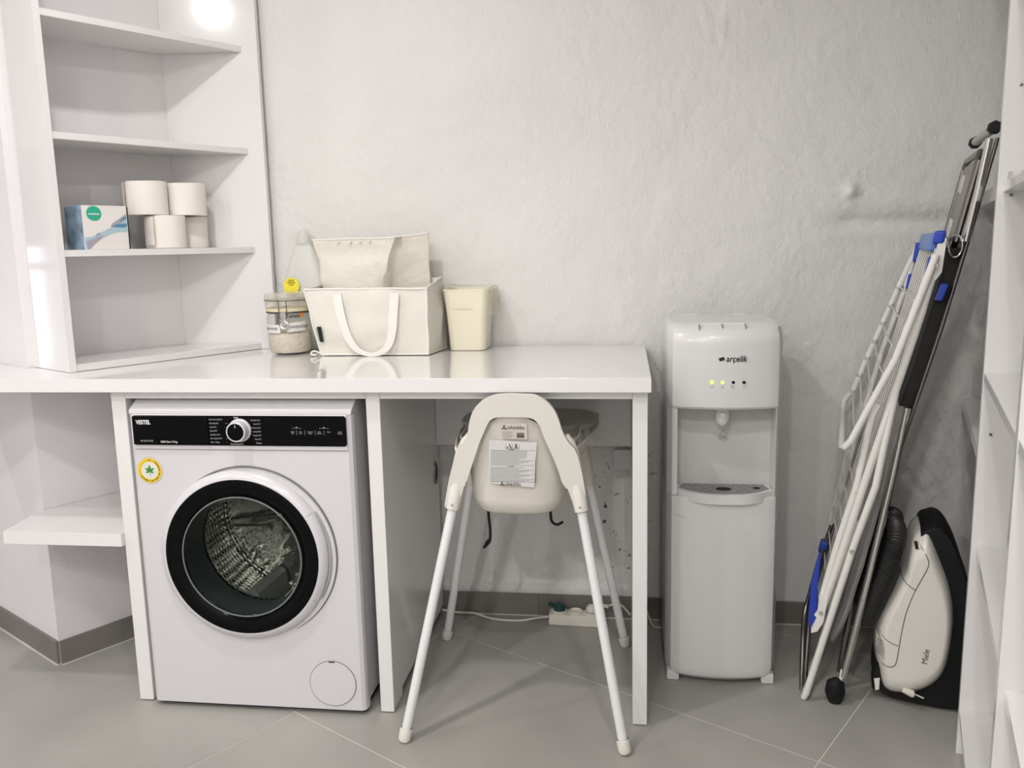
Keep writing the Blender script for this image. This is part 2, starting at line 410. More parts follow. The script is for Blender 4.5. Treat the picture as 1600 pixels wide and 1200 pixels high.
# ceiling downlights; the last three are unseen fill
for k, (x, y) in enumerate(LAMPS):
    lab = ['mirrored in the corner shelving', 'closest to the rough back wall', 'nearest the end wall window', 'added unseen as fill, nearest the right wall', 'added unseen as fill behind the camera', 'added unseen as fill in the middle of the rear row'][k]
    t = thing('ceiling_downlight', 'round white recessed downlight in the ceiling, '+lab, 'light', (x, y, H), 'ceiling downlights')
    mb = MB(); mb.lathe([(.065, -.001), (.065, -.006), (.055, -.010), (.048, -.006)], (x, y, H), n=32); obj('trim_ring', mb, APPL, t)
    mb = MB(); mb.lathe([(.05, -.004), (0, -.004)], (x, y, H), n=32)
    obj('diffuser', mb, mat('lamp_diffuser', (.9, .9, .9), .5, emis=(1, .93, .87, 16)), t)
    l = bpy.data.lights.new('downlight_lamp', 'AREA'); l.shape = 'DISK'; l.size = .10; l.energy = LAMP_W*LAMP_K[k]; l.color = (1, .968, .945)
    q = bpy.data.objects.new('downlight_lamp', l); COL.objects.link(q); q.parent = t; q.location = (0, 0, -.012)

# ------------------------------------------------------------------ desk (worktop, panels)
t = thing('laundry_desk', 'long white glossy worktop with washer bay and open knee space against the rough wall', 'desk', (-.6, -.34, 0))
wtop = [(.058, -.008), (.058, -.679), (-2.05, -.679)]
# left end follows the wall left of the column
pL = COLC+CD*.40
wt = [(.058, -.010), (.058, -.679), (-1.98, -.679)]+[((pL+Vector((-CE.x, -CE.y, 0))*.003).x, (pL+Vector((-CE.x, -CE.y, 0))*.003).y), (COLC.x+.004, COLC.y-.004), (CB.x+.008, -.012)]
mb = MB(); mb.prism(wt, .866, .901, XYZ, .0012)
obj('worktop', mb, LAM2, t)
def panel(x0, x1, notch):
    m_ = MB()
    pr = [(-.648, .004), (-.56, .004), (-.56, .030), (-.022, .030), (-.022, .8655), (-.648, .8655)]
    m_.prism(pr, x0, x1, lambda y, z, x: (x, y, z), .0012, 1); return m_
obj('side_panel', panel(-1.329, -1.289, 1), LAM, t)
mp = obj('side_panel', panel(-.645, -.609, 1), LAM, t)
obj('side_panel', panel(.015, .051, 1), LAM, t)
mb = MB(); mb.box(-1.2885, -.6455, -.6475, -.6275, .845, .8655, .001); obj('front_rail', mb, LAM, t)
mb = MB(); mb.box(-.6085, .0145, -.6475, -.6275, .845, .8655, .001); obj('front_rail', mb, LAM, t)
mb = MB(); mb.box(-.6085, .0145, -.040, -.022, .585, .8655, .001); obj('back_rail', mb, LAM, t)
mb = MB(); mb.box(-.04, .0148, -.026, -.012, .505, .57, .002); obj('cover_plate', mb, PLASTER_L, t, 'small square blanking plate low on the wall side')
mb = MB(); mb.lathe([(.038, 0), (.038, .004), (.030, .005), (.026, .002)], (-.6088, -.07, .50), (1, 0, 0), n=28, scale=(.55, 1)); obj('cable_grommet', mb, DCHROME, mp)
mb = MB(); mb.lathe([(.027, 0.0025), (0, .0025)], (-.6088, -.07, .50), (1, 0, 0), n=28, scale=(.55, 1)); obj('cable_hole', mb, SHADE, mp)
mb = MB()
for p in ((-.803, -.585), (-.800, -.548)): mb.box(p[0]-.004, p[0]+.004, p[1]-.004, p[1]+.03, .9008, .9016, .0003)
obj('scratch', mb, PRINTG, t)

# low corner shelf
P = [(-1.3295, -.663), (-1.668, -.663), (-1.70, -.655)]
q0 = COLC+CD*.017+Vector((-CE.x, -CE.y, 0))*.002
sh = [(-1.3295, -.663), (-1.672, -.663), (COLC.x-.006, COLC.y-.003), (COLC.x+.003, COLC.y-.001), (CB.x-.0+.006-.03, -.05), (-1.3295, -.05)]
mb = MB(); mb.prism(sh, .447, .482, XYZ, .0012)
t2 = obj('corner_shelf', mb, LAM); tag(t2, 'low white corner shelf between the column and the washer bay', 'shelf')

# ------------------------------------------------------------------ corner shelving on the worktop
ux = Vector((cos(radians(59)), sin(radians(59)), 0)); vx = Vector((-ux.y, ux.x, 0))
A = Vector((-1.489, -.573, 0))
def UU(a, b, z): v = A+ux*a+vx*b; return (v.x, v.y, z)
t = thing('corner_bookcase', 'tall white open corner shelving unit standing on the worktop at the left', 'shelving', (A.x, A.y, .901))
ZT = 2.5
mb = MB(); mb.prism([(0, 0), (.018, 0), (.018, .262), (0, .262)], .9015, ZT, UU, .001, 1); obj('side_panel', mb, LAM2, t)
# back panels and shelf outline
Pl = (-1.612, -.385); Pc = (-1.425, -.072); Pr = (-1.150, -.036)
def inner(a, b): v = A+ux*a+vx*b; return (v.x, v.y)
mb = MB(); lb = inner(.0185, .262); mb.prism([lb, (Pc[0], Pc[1]), (Pc[0]-.014, Pc[1]+.010), inner(.0185, .275)], .9015, ZT, XYZ); obj('back_panel', mb, LAM, t)
mb = MB(); mb.prism([(Pc[0]+.0005, Pc[1]), (-1.128, -.040), (-1.128, -.022), (Pc[0]-.012, Pc[1]+.011)], .9015, ZT, XYZ, .0008, 1); obj('back_panel', mb, LAM2, t)
def shelf(z, th, name='shelf'):
    p = [inner(.0186, .004), inner(.612, .004), (-1.1785, -.0480), (Pc[0]+.001, Pc[1]-.002), (lb[0]+.001, lb[1]-.001)]
    m_ = MB(); m_.prism(p, z-th, z, XYZ, .0008, 1); return obj(name, m_, LAM, t)
shs = [shelf(.921, .019, 'base_shelf'), shelf(1.229, .018), shelf(1.535, .018), shelf(1.841, .018), shelf(2.147, .018)]
shelf(ZT, .018, 'top_board')
for k, z in enumerate((1.211, 1.517)):
    mb = MB()
    c = UU(.024, .03, z-.004); mb.box(c[0]-.006, c[0]+.006, c[1]-.004, c[1]+.004, z-.008, z-.0005, .001)
    obj('shelf_pin', mb, CHROME, shs[1+k])

# ------------------------------------------------------------------ shelving unit on the right
t = thing('wall_bookcase', 'white open shelving unit along the right wall, behind it the leaning board', 'shelving', RU(0, 0, 0))
def rp(name, t0, t1, f0, f1, z0, z1, m_=LAM):
    b_ = MB(); b_.prism([(t0, f0), (t1, f0), (t1, f1), (t0, f1)], z0, z1, RU, .001, 1); return obj(name, b_, m_, t)
TB = (.686-.012)/RE.y
pan = []
for t0 in (0, -.692, -1.384): pan.append(rp('upright_panel', t0, t0+.030, 0, .335, .0, 2.4))
rp('back_panel', -1.354, -.662, .336, .346, .005, 2.4); rp('back_panel', -.6615, .03, .336, .346, .005, 2.4)
for a, b in ((-.6615, -.0005), (-1.3535, -.6925)):
    for z, ins in ((.114, .001), (.517, .010), (.914, .001), (1.322, .012), (1.73, .008), (2.12, .008)):
        if a < -1 and z == .114: z = .118
        rp('shelf', a, b, ins, .335, z-.019, z)
rp('top_board', -1.3535, -.6925, 0, .335, 2.38, 2.40); rp('top_board', -.6615, -.0005, 0, .335, 2.38, 2.40)
rp('kick_board', -.6615, -.0005, .02, .036, .001, .0945); rp('kick_board', -1.3535, -.6925, .02, .036, .001, .0945)
def bay(z0, z1):
    t0f = lambda f: (.696-.014+.2990*f)/RE.y
    b_ = MB(); b_.prism([(.0305, 0), (t0f(0), 0), (t0f(.335), .335), (.0305, .335)], z0, z1, RU, .001, 1); return obj('shelf', b_, LAM, t)
bay(.712, .744); bay(1.288, 1.322); bay(1.9, 1.93)
# shelf pins and clips on the far upright
for tt_, f, z in ((-.001, .022, .776), (-.001, .027, 1.296), (-.001, .03, 1.52)):
    b_ = MB(); c = RU(tt_, f, z); n = -RE; b_.lathe([(.0032, 0), (.0032, .0012), (0, .0016)], c, tuple(n), n=12); obj('peg_hole', b_, DCHROME, pan[0])
for f in (.018, .042):
    b_ = MB(); b_.prism([(-.012, f), (-.0005, f), (-.0005, f+.007), (-.012, f+.007)], 1.3225, 1.345, RU, .001, 1); obj('shelf_clip', b_, CLEARP, pan[0])
# clear box far back on that unit
b_ = MB()
cx, cy = RU(.60, .07, 0)[:2]
bz = .7445
b_.box(cx-.01, cx+.09, -.11, -.03, bz, bz+.10, .008); q = obj('storage_box', b_, CLEARP, loc=(cx+.04, -.07, bz)); tag(q, 'small clear plastic box on the shelf behind the leaning board', 'box')

# ------------------------------------------------------------------ washing machine
WX0, WX1, WF = -1.274, -.677, -.668
t = thing('washing_machine', 'white front loading washing machine with black door ring under the worktop', 'washing machine', ((WX0+WX1)/2, -.4, 0))
mb = MB()
CX, CZ = -.982, .437
# body with circular front opening
def cabinet():
    m_ = MB(); b = m_.b
    n = 64; x0, x1, z0, z1 = WX0, WX1, .014, .8082
    yf, ye = WF, WF+.0
    ring = [(CX+.209*cos(2*pi*k/n), CZ+.209*sin(2*pi*k/n)) for k in range(n)]
    def edge(a):
        dx, dz = cos(a), sin(a); s = 1e9
        for lim, d, c in ((x1-.012, dx, CX), (x0+.012, dx, CX), (z1, dz, CZ), (z0, dz, CZ)):
            if abs(d) > 1e-9:
                q = (lim-c)/d
                if q > 0: s = min(s, q)
        return (CX+dx*s, CZ+dz*s)
    ang = [2*pi*k/n for k in range(n)]
    I = [b.verts.new((x, yf, z)) for x, z in ring]; I2 = [b.verts.new((x, yf+.05, z)) for x, z in ring]
    corners = [(x1-.012, z1), (x0+.012, z1), (x0+.012, z0), (x1-.012, z0)]
    O = []
    for a in ang: O.append(b.verts.new((edge(a)[0], yf, edge(a)[1])))
    for k in range(n):
        k2 = (k+1) % n; b.faces.new((I[k], I[k2], I2[k2], I2[k]))
        pa, pb = O[k].co, O[k2].co; cv = None
        for c in corners:
            if min(pa.x, pb.x)-1e-6 <= c[0] <= max(pa.x, pb.x)+1e-6 and min(pa.z, pb.z)-1e-6 <= c[1] <= max(pa.z, pb.z)+1e-6 and abs(pa.x-pb.x) > 1e-5 and abs(pa.z-pb.z) > 1e-5: cv = c
        if cv: b.faces.new((I[k], O[k], b.verts.new((cv[0], yf, cv[1])), O[k2], I[k2]))
        else: b.faces.new((I[k], O[k], O[k2], I[k2]))
    # side chamfers, sides
    for x, s_ in ((x0, 1), (x1, -1)):
        P_ = [(x+.012*s_, yf), (x+.003*s_, yf+.006), (x, yf+.018), (x, yf+.034)]
        for q in range(3):
            a, c = P_[q], P_[q+1]; m_.faces([(a[0], a[1], z0), (c[0], c[1], z0), (c[0], c[1], z1), (a[0], a[1], z1)], [(0, 1, 2, 3)])
    return m_
obj('front_panel', cabinet(), APPL, t, sharp=25)
mb = MB(); mb.box(WX0+.004, WX1-.004, WF+.036, -.10, .022, .822, .004); 
# hollow the cabinet around the drum by leaving the body behind it: open front handled with a box shell
mb = MB()
mb.box(WX0+.003, WX0+.008, WF+.03, -.10, .022, .822).box(WX1-.008, WX1-.003, WF+.03, -.10, .022, .822).box(WX0+.003, WX1-.003, -.105, -.10, .022, .822).box(WX0+.003, WX1-.003, WF+.03, -.10, .022, .028)
obj('cabinet', mb, APPL2, t)
# control fascia: sloping top edge
pr = [(WF, .8005), (WF-.002, .806), (WF-.001, .815), (WF+.008, .8235), (WF+.03, .826), (WF+.06, .846), (-.10, .846), (-.10, .822), (WF+.03, .822), (WF+.03, .702), (WF, .702)]
mb = MB(); mb.prism([(WF+.002, .8085), (WF+.003, .817), (WF+.010, .823), (WF+.045, .841), (WF+.06, .846), (-.10, .846), (-.10, .823), (WF+.03, .823), (WF+.03, .8085)], WX0+.001, WX1-.001, lambda y, z, x: (x, y, z), .003); obj('top_cover', mb, APPL, t)
mb = MB(); mb.box(WX0+.012, WX1-.012, WF-.0035, WF+.01, .7095, .8015, .004); obj('fascia', mb, APPL, t)
PX0, PX1 = WX0+.016, WX1-.013
mb = MB(); mb.prism([(PX0+.005, .722), (PX1-.005, .722), (PX1, .727), (PX1, .794), (PX1-.005, .799), (PX0+.005, .799), (PX0, .794), (PX0, .727)], WF-.0075, WF-.003, lambda x, z, y: (x, y, z), .001, 1); obj('control_panel', mb, BLACKG, t)
mb = MB(); mb.box(PX0+.001, PX0+.2065, WF-.011, WF-.0070, .7235, .7975, .0015); dr = obj('detergent_drawer', mb, BLACKG, t)
fy = WF-.0117
FX, FZ = (1, 0, 0), (0, 0, 1)
text('VESTEL', .0148, (PX0+.032, fy+.0002, .782), FX, FZ, PRINT, dr, sx=.84, bold=.0006)
text('SM 8710 WE', .0065, (PX0+.038, fy+.0002, .7335), FX, FZ, PRINTG, dr)
text('1000 Dev / 8 kg', .0072, (PX0+.098, fy+.0002, .7315), FX, FZ, PRINT, dr, bold=.0001)
KX, KZ = -.9675, .7625
mb = MB(); mb.lathe([(.030, 0), (.030, .004), (.0265, .008), (.0255, .026), (.0235, .028), (.0215, .0275)], (KX, WF-.007, KZ), (0, -1, 0), n=40); kn = obj('program_knob', mb, APPL, t, 'silver-white round knob with black face')
mb = MB(); mb.lathe([(.0217, .0276), (0, .0276)], (KX, WF-.007, KZ), (0, -1, 0), n=40); obj('knob_face', mb, BLACKG, kn)
mb = MB(); mb.box(KX-.0008, KX+.0008, WF-.0354, WF-.0346, KZ+.011, KZ+.018); obj('pointer', mb, PRINT, kn)
fy = WF-.0079
for k, s in enumerate(['Süper Hızlı 12dk/30°C', 'Hızlı 60dk.60°C', 'Perde 30°C', 'Tişört 40°C', 'Sentetikler 40°C', 'Bebe Giysileri 60°C', 'Sıkma - Tahliye']):
    z = .7895-k*.0098; text(s, .0052, (-1.0490, fy, z), FX, FZ, PRINTG, t, align='LEFT', sx=.78)
    if k: mb = MB(); mb.box(-1.006, -.998-.006*(k == 6), fy-.0001, fy+.0001, z-.0002, z+.0002); obj('printed_line', mb, PRINTG, t)
for k, s in enumerate(['Pamuklular 60°C', 'Eko 20°-40°', 'Ön Yıkamalı 60°C', 'Pamuklu 60°C', 'Pamuklu 40°C', 'Yünlü 30°C', 'Durulama']):
    z = .7882-k*.0098; text(s, .0052, (-.912, fy, z), FX, FZ, PRINTG, t, align='RIGHT', sx=.72)
text('Başla', .0058, (-.976, fy, .7965-.0015), FX, FZ, PRINT, t); text('Pratik Günlük 60°C', .0052, (-.978, fy, .7262), FX, FZ, PRINT, t, sx=.85)
for x, s in ((-.829, 'Sıcaklık\nAyarı'), (-.808, 'Devir\nAyarı'), (-.783, 'Gecikmeli\nBaşlat'), (-.759, 'Kolay\nÜtüleme'), (-.735, 'Ekstra\n'), (-.706, 'Başlat\nDuraklat')):
    text(s, .0042, (x, fy, .757), FX, FZ, PRINTG, t, sx=.85)
for x in (-.8185, -.797, -.770, -.747): mb = MB(); mb.box(x-.0003, x+.0003, fy-.0001, fy+.0001, .751, .763); obj('printed_line', mb, PRINTG, t)
for x in (-.818, -.747):
    mb = MB(); mb.tube([(x-.012, fy, .766), (x-.010, fy, .7685), (x+.010, fy, .7685), (x+.012, fy, .766)], .0003, 4); mb.box(x-.0015, x+.0015, fy-.0001, fy+.0001, .769, .772); obj('printed_bracket', mb, PRINTG, t)
# drawer seam
mb = MB(); mb.box(-1.0519, -1.0511, WF-.0041, WF-.0036, .710, .7215); mb.box(WX0+.013, WX1-.012, WF-.0005, WF+.004, .7078, .7092); obj('panel_gap', mb, mat('gap_pale', (.36, .35, .36), .8), t)
mb = MB(); mb.box(WX0+.3, WX0+.52, WF+.08, WF+.20, .8462, .8468); obj('user_leaflet', mb, PURPLE, t)
mb = MB(); mb.box(WX0+.045, WX0+.09, WF+.065, WF+.20, .8462, .8470); obj('top_sticker', mb, PURPLE, t)
for o_ in list(t.children):
    if o_.name.split('.')[0] in ('fascia', 'control_panel', 'detergent_drawer', 'lettering', 'printed_line', 'printed_bracket', 'program_knob', 'panel_gap'): o_.location.z += .0065
# door
y0 = WF
mb = MB(); mb.lathe([(.2325, -.001), (.2325, .0015), (.2300, .0015), (.2300, -.001)], (CX+.016, y0, CZ+.004), (0, -1, 0), n=72, a0=radians(-128), a1=radians(80), ux=(1, 0, 0))
# seam follows the right-hand side; angles measured with v = ax x u = -z ... draw both
mb = MB(); pts = [(CX+.016+.2315*cos(a), y0-.0012, CZ+.004+.2315*sin(a)) for a in [radians(-62+k*3) for k in range(72)]]; 
rr = [.0002+.0027*math.sin(pi*k/71)**.6 for k in range(72)]
mb.tube(pts, rr, 8); obj('door_recess_edge', mb, mat('seam_grey', (.17, .165, .17), .5), t)
pr = [(.2085, -.012), (.227, -.002), (.2275, .006), (.224, .014), (.216, .021), (.209, .024), (.2065, .0235), (.2065, .010)]
mb = MB(); mb.lathe(pr, (CX, y0, CZ), (0, -1, 0), n=96); door = obj('door', mb, APPL, t)
# crescent grip piece on the right of the ring
mb = MB()
N = 40; V = []
for k in range(N+1):
    a = radians(-30+62*k/N); w = sin(pi*k/N)**.35
    for (r_, yy) in ((.2278, .006), (.2278+.0035*w, .0015), (.2278+.0035*w, -.001)):
        V.append((CX+.004+r_*cos(a), y0-yy, CZ+r_*sin(a)))
mb.faces(V, [(3*k+j, 3*k+3+j, 3*k+4+j, 3*k+1+j) for k in range(N) for j in range(2)]); obj('grip_edge', mb, PRINTG, door)
for a in (32, -31):
    ar = radians(a); mb = MB(); mb.tube([(CX+.2075*cos(ar), y0-.0243, CZ+.2075*sin(ar)), (CX+.219*cos(ar), y0-.0195, CZ+.219*sin(ar)), (CX+.2268*cos(ar), y0-.011, CZ+.2268*sin(ar))], .0006, 6); obj('grip_seam', mb, PRINTG, door)
mb = MB(); mb.lathe([(.2064, .018), (.206, .0245), (.200, .027), (.185, .0265), (.168, .020), (.160, .012)], (CX, y0, CZ), (0, -1, 0), n=96); obj('door_trim', mb, BLACKG, door, 'glossy black ring of the door')
mb = MB(); mb.lathe([(.1625, .018), (.1625, .0215), (.1575, .0225), (.155, .012), (.150, -.03), (.143, -.070), (.132, -.085), (.10, -.092), (0, -.094)], (CX, y0, CZ), (0, -1, 0), n=72); obj('door_glass', mb, GLASS, door, 'clear bowl shaped glass', recalc=True)
mb = MB(); mb.lathe([(.205, .004), (.205, -.004), (.178, -.012), (.172, -.05), (.168, -.10), (.176, -.115)], (CX, y0, CZ), (0, -1, 0), n=64)
m_ = MB(); m_.tube([(CX+.1600*cos(a), y0-.0225, CZ+.1600*sin(a)) for a in [2*pi*k/80 for k in range(80)]], .0022, 8, closed=True); obj('glass_rim', m_, mat('rim_grey', (.16, .18, .175), .12), door)
GASK = mat('gasket_grey', (.045, .053, .050), .4); obj('gasket', mb, GASK, t)
dro = MB(); dro.lathe([(.168, -.112), (.172, -.125), (.235, -.140), (.245, -.16), (.245, -.36), (.235, -.385)], (CX, y0, CZ), (0, -1, 0), n=72); drum = obj('drum', dro, DRUM, t)
dro = MB(); pp = [(.236, -.384)]
for k in range(1, 7): pp.append((.235-.034*k, -.386+.004*k))
dro.lathe(pp+[(0, -.385)], (CX, y0, CZ), (0, -1, 0), n=72); obj('drum_back', dro, STEEL, drum)
for a in (10, 130, 250):
    ar = radians(a); rad = Vector((cos(ar), 0, sin(ar))); tan = Vector((-sin(ar), 0, cos(ar))); c = Vector((CX, y0, CZ))
    m_ = MB(); L = []
    for (w, hgt) in ((.048, .245), (.030, .215), (.014, .185), (.0, .178), (-.014, .185), (-.030, .215), (-.048, .245)): L.append((w, hgt))
    R0 = [c+rad*h_+tan*w+Vector((0, .165, 0)) for w, h_ in L]; R1 = [c+rad*(h_ if k in (0, 6) else h_+.012)+tan*w+Vector((0, .372, 0)) for k, (w, h_) in enumerate(L)]
    m_.loft([R0, R1]); obj('paddle', m_, mat('paddle_grey', (.30, .30, .29), .35), drum)
for a in (70, 190, 310):   # raised star arms on the drum back
    ar = radians(a); rad = Vector((cos(ar), 0, sin(ar))); c = Vector((CX, y0+.372, CZ))
    m_ = MB(); m_.tube([c+rad*.03, c+rad*.12+Vector((0, -.012, 0)), c+rad*.215], [.02, .026, .016], 12); obj('back_rib', m_, STEEL, drum)
m_ = MB(); m_.lathe([(.0, .03), (.03, .026), (.042, .012), (.046, 0)], (CX, y0+.378, CZ), (0, -1, 0), n=32); obj('hub', m_, STEEL, drum)
# filter flap, sticker, base, feet
FXc, FZc = -.765, .088
m_ = MB(); m_.lathe([(.062, .0000), (.062, .0022), (.0600, .0030), (0, .0030)], (FXc, y0, FZc), (0, -1, 0), n=48); fl = obj('filter_flap', m_, APPL, t)
m_ = MB(); m_.tube([(FXc+.0628*cos(a), y0-.0008, FZc+.0628*sin(a)) for a in [2*pi*k/60 for k in range(60)]], .0009, 6, closed=True); obj('flap_gap', m_, mat('gap_grey', (.2, .2, .2), .8), fl)
m_ = MB(); m_.box(FXc-.008, FXc+.008, y0-.0036, y0-.0015, FZc+.0590, FZc+.0618, .0005); obj('flap_slot', m_, SHADE, fl)
SX, SZ = -1.226, .659
def disc(x, z, r, y, m__, parent, name, n=40, r0=0):
    q = MB(); q.lathe([(r, 0), (r, .0003), (r0, .0003)], (x, y, z), (0, -1, 0), n=n); return obj(name, q, m__, parent)
st = disc(SX, SZ, .0355, y0-.0004, INKG, t, 'sticker'); disc(SX, SZ, .0345, y0-.0008, YELLOW2, st, 'sticker_face'); 
m_ = MB(); m_.lathe([(.0325, 0), (.0325, .0004), (.0235, .0004)], (SX, y0-.0010, SZ), (0, -1, 0), n=48); obj('sticker_band', m_, YELLOW, st)
disc(SX, SZ, .0215, y0-.0012, PAPER, st, 'sticker_centre')
# five-lobed leaf
lf = []
for k, (a, L) in enumerate(((90, .017), (35, .015), (-20, .0125), (200, .0125), (145, .015))):
    ar = radians(a); d_ = Vector((cos(ar), 0, sin(ar))); n_ = Vector((-sin(ar), 0, cos(ar)))
    lf.append([Vector((SX, y0-.0020, SZ-.002))+d_*L*u+n_*w*L for u, w in ((0, 0), (.35, .2), (.65, .2), (1, 0), (.65, -.2), (.35, -.2))])
m_ = MB()
for L_ in lf: m_.faces(L_, [(0, 1, 2, 3, 4, 5)])
m_.tube([(SX, y0-.002, SZ-.002), (SX+.001, y0-.002, SZ-.016)], .0005, 5); obj('printed_leaf', m_, GREEN, st, recalc=False)
def arc_text(s, R, a0, a1, m__, parent, cx, cz, y, size):
    n = len(s)
    for k, ch in enumerate(s):
        if ch == ' ': continue
        a = radians(a0+(a1-a0)*(k+.5)/n); flip = 1 if a1 < a0 else -1
        uyv = Vector((cos(a), 0, sin(a)))*flip; uxv = Vector((sin(a), 0, -cos(a)))*flip
        text(ch, size, (cx+R*cos(a), y, cz+R*sin(a)), uxv, uyv, m__, parent, 'sticker_letter', ext=.0001)
arc_text('ALLERGY UK SEAL OF APPROVAL', .028, -150, 60, INK, st, SX, SZ, y0-.0019, .0062)
arc_text('TM', .028, 100, 80, INK, st, SX, SZ, y0-.0019, .006)
m_ = MB(); m_.box(WX0+.02, WX1-.01, WF+.012, -.13, .004, .0218, .003); obj('plinth', m_, SHADE, t)
for x in (WX0+.06, WX1-.06):
    for y in (WF+.07, -.16): m_ = MB(); m_.lathe([(.022, 0.0005), (.022, .006), (.012, .012), (.012, .02), (0, .02)], (x, y, 0), n=20); obj('foot', m_, BLACKM, t)

# ------------------------------------------------------------------ high chair
CXc = -.272
t = thing('high_chair', 'white plastic high chair seen from behind, pushed halfway under the desk', 'high chair', (CXc, -.49, 0))
FA = [(-.452, .571), (-.437, .638), (-.421, .693), (-.414, .718), (-.406, .732), (-.397, .741), (-.385, .757), (-.379, .776), (-.375, .796), (-.369, .814), (-.361, .830), (-.348, .845), (-.334, .855), (-.318, .862), (-.299, .866), (-.268, .8672), (-.240, .866)]
FB = [(-.219, .865), (-.204, .860), (-.191, .852), (-.176, .837), (-.165, .819), (-.158, .799), (-.152, .777), (-.142, .755), (-.133, .741), (-.124, .731), (-.118, .718), (-.112, .697), (-.103, .647), (-.094, .570)]
IB = [(-.122, .566), (-.133, .600), (-.142, .628), (-.148, .634), (-.154, .640), (-.162, .671), (-.174, .706), (-.188, .741), (-.197, .765), (-.203, .784), (-.209, .795), (-.219, .805), (-.236, .8095)]
IA = [(-.268, .810), (-.305, .8095), (-.321, .803), (-.330, .792), (-.337, .778), (-.351, .748), (-.361, .722), (-.370, .698), (-.383, .662), (-.391, .640), (-.397, .634), (-.403, .612), (-.423, .568)]
def sm(P_, n=4): return [(v.x, v.z) for v in spline([(a, 0, c) for a, c in P_], n)]
def FY(z): return -.665-(z-.57)*.13
mb = MB(); mb.prism(sm(FA+FB)+sm(IB+IA), -.004, .012, lambda x, z, d: (x, FY(z)+d+.10*((x-CXc)/.18)**2*.10, z), .0035, 3)
fr = obj('back_frame', mb, CHAIRP, t)
# recessed shell behind the frame
def tub():
    m_ = MB(); n = 56; rings = []
    def rim(th):   # th: 0 = right(+x), pi/2 = front(+y), -pi/2 = back
        bk = max(0, -sin(th)); fr_ = max(0, sin(th)); return .735+.085*bk**3-.06*fr_**2
    def se(a, p): c = cos(a); s_ = sin(a); return (abs(c)**p*(1 if c > 0 else -1), abs(s_)**p*(1 if s_ > 0 else -1))
    for lv, (q, zz) in enumerate(((.0, .548), (.55, .546), (.80, .550), (.93, .562), (1.0, .590), (1.02, .64))):
        rr = []
        for k in range(n):
            a = 2*pi*k/n; c, s_ = se(a, .55); w = .108+.012*min(1, lv/5); d = .150
            rr.append((CXc+c*w*q, -.508+s_*d*q*(1 if s_ < 0 else 1.05), zz))
        rings.append(rr)
    for u in (.25, .5, .75, 1):
        rr = []
        for k in range(n):
            a = 2*pi*k/n; c, s_ = se(a, .55); zt = rim(a); z = .64+(zt-.64)*u; bk = max(0, -s_)
            w = .120+(z-.64)*(.30-.75*bk**4); d = .153+(z-.64)*(.13 if s_ < 0 else .35)
            rr.append((CXc+c*w*1.02, -.508+s_*d*1.02*(1 if s_ < 0 else 1.05), z))
        rings.append(rr)
    m_.loft(rings[1:], cap=False)
    # bottom
    m_.faces(rings[1], [tuple(range(n))])
    return m_
sh_ = obj('seat_shell', tub(), CHAIRP2, t, sharp=60, mods=[('solid', .004, 1)])
# arm wings either side joining frame and tray
for s_ in (-1, 1):
    m_ = MB()
    def wing(u, v, s_=s_):
        y = -.650+.42*u; zt = .722-.015*u; zb = .655-.0*u+.04*u
        xo = .148+.010*sin(pi*u)+.045*u
        z = zb+(zt-zb)*v; return (CXc+s_*(xo-.018*(1-v)), y, z)
    m_.grid(14, 5, wing); obj('side_wing', m_, CHAIRP2, t, mods=[('solid', .005, 0)])
# tray
pts = []
for k in range(48):
    a = 2*pi*k/48; c = cos(a); s1 = sin(a); pts.append((CXc-.008+.200*abs(c)**.55*(1 if c > 0 else -1), -.215+.135*abs(s1)**.6*(1 if s1 > 0 else -1)))
m_ = MB(); m_.prism(pts, .694, .714, XYZ, .008, 3); obj('tray', m_, TRAYP, t)
m_ = MB(); m_.prism([(p[0]*.93+.07*(CXc-.012), p[1]*.90-.10*.215) for p in pts], .668, .694, XYZ, .004, 2); obj('tray_underside', m_, TRAYP, t)
# legs
for sx_, sy_, nm in ((-1, -1, 'front'), (1, -1, 'front'), (-1, 1, 'back'), (1, 1, 'back')):
    fx = -.55 if sx_ < 0 else -.003
    fyy = -.777 if sy_ < 0 else -.210
    if sy_ > 0: fx = -.560 if sx_ < 0 else -.003
    ax_ = -.21*sx_ if sx_ < 0 else -.186; ax_ = abs(ax_)*(1 if sx_ < 0 else -1)
    ay = .203*(1 if sy_ < 0 else -1)
    top = .70 if sy_ < 0 else .665
    f = lambda z: (fx+ax_*z, fyy+ay*z, z)
    m_ = MB(); m_.tube([f(.012), f(top)], .0120, 18); lg = obj('leg', m_, LEGW, t)
    m_ = MB(); d_ = (Vector(f(1))-Vector(f(0))).normalized()
    m_.lathe([(0, 0), (.008, .0006), (.0140, .005), (.0162, .013), (.0162, .034), (.0145, .037)], f(.0), tuple(d_), n=20); obj('foot_cap', m_, CAPW, lg)
    if sy_ < 0:   # moulded sleeve of the back frame around the leg top
        m_ = MB(); zz = [.569, .60, .64, .68, .71, .735, .755]; rad = [.0165, .0185, .0205, .0215, .0205, .0145, .003]
        m_.tube([(Vector(f(z))+Vector((0, -.003, 0))) for z in zz], rad, 18); sl = obj('leg_sleeve', m_, CHAIRP, t)
        c = Vector(f(.585))+Vector((0, -.0222, 0)); m_ = MB(); m_.lathe([(.0032, 0), (.0032, .0015), (.0015, .0022), (0, .001)], c, (0, -1, 0), n=12); obj('screw', m_, CHROME, sl)
    else:
        m_ = MB(); zz = [.54, .60, .66, .70]; rad = [.0175, .019, .020, .012]
        m_.tube([Vector(f(z)) for z in zz], rad, 18); obj('leg_sleeve', m_, CHAIRP2, t)
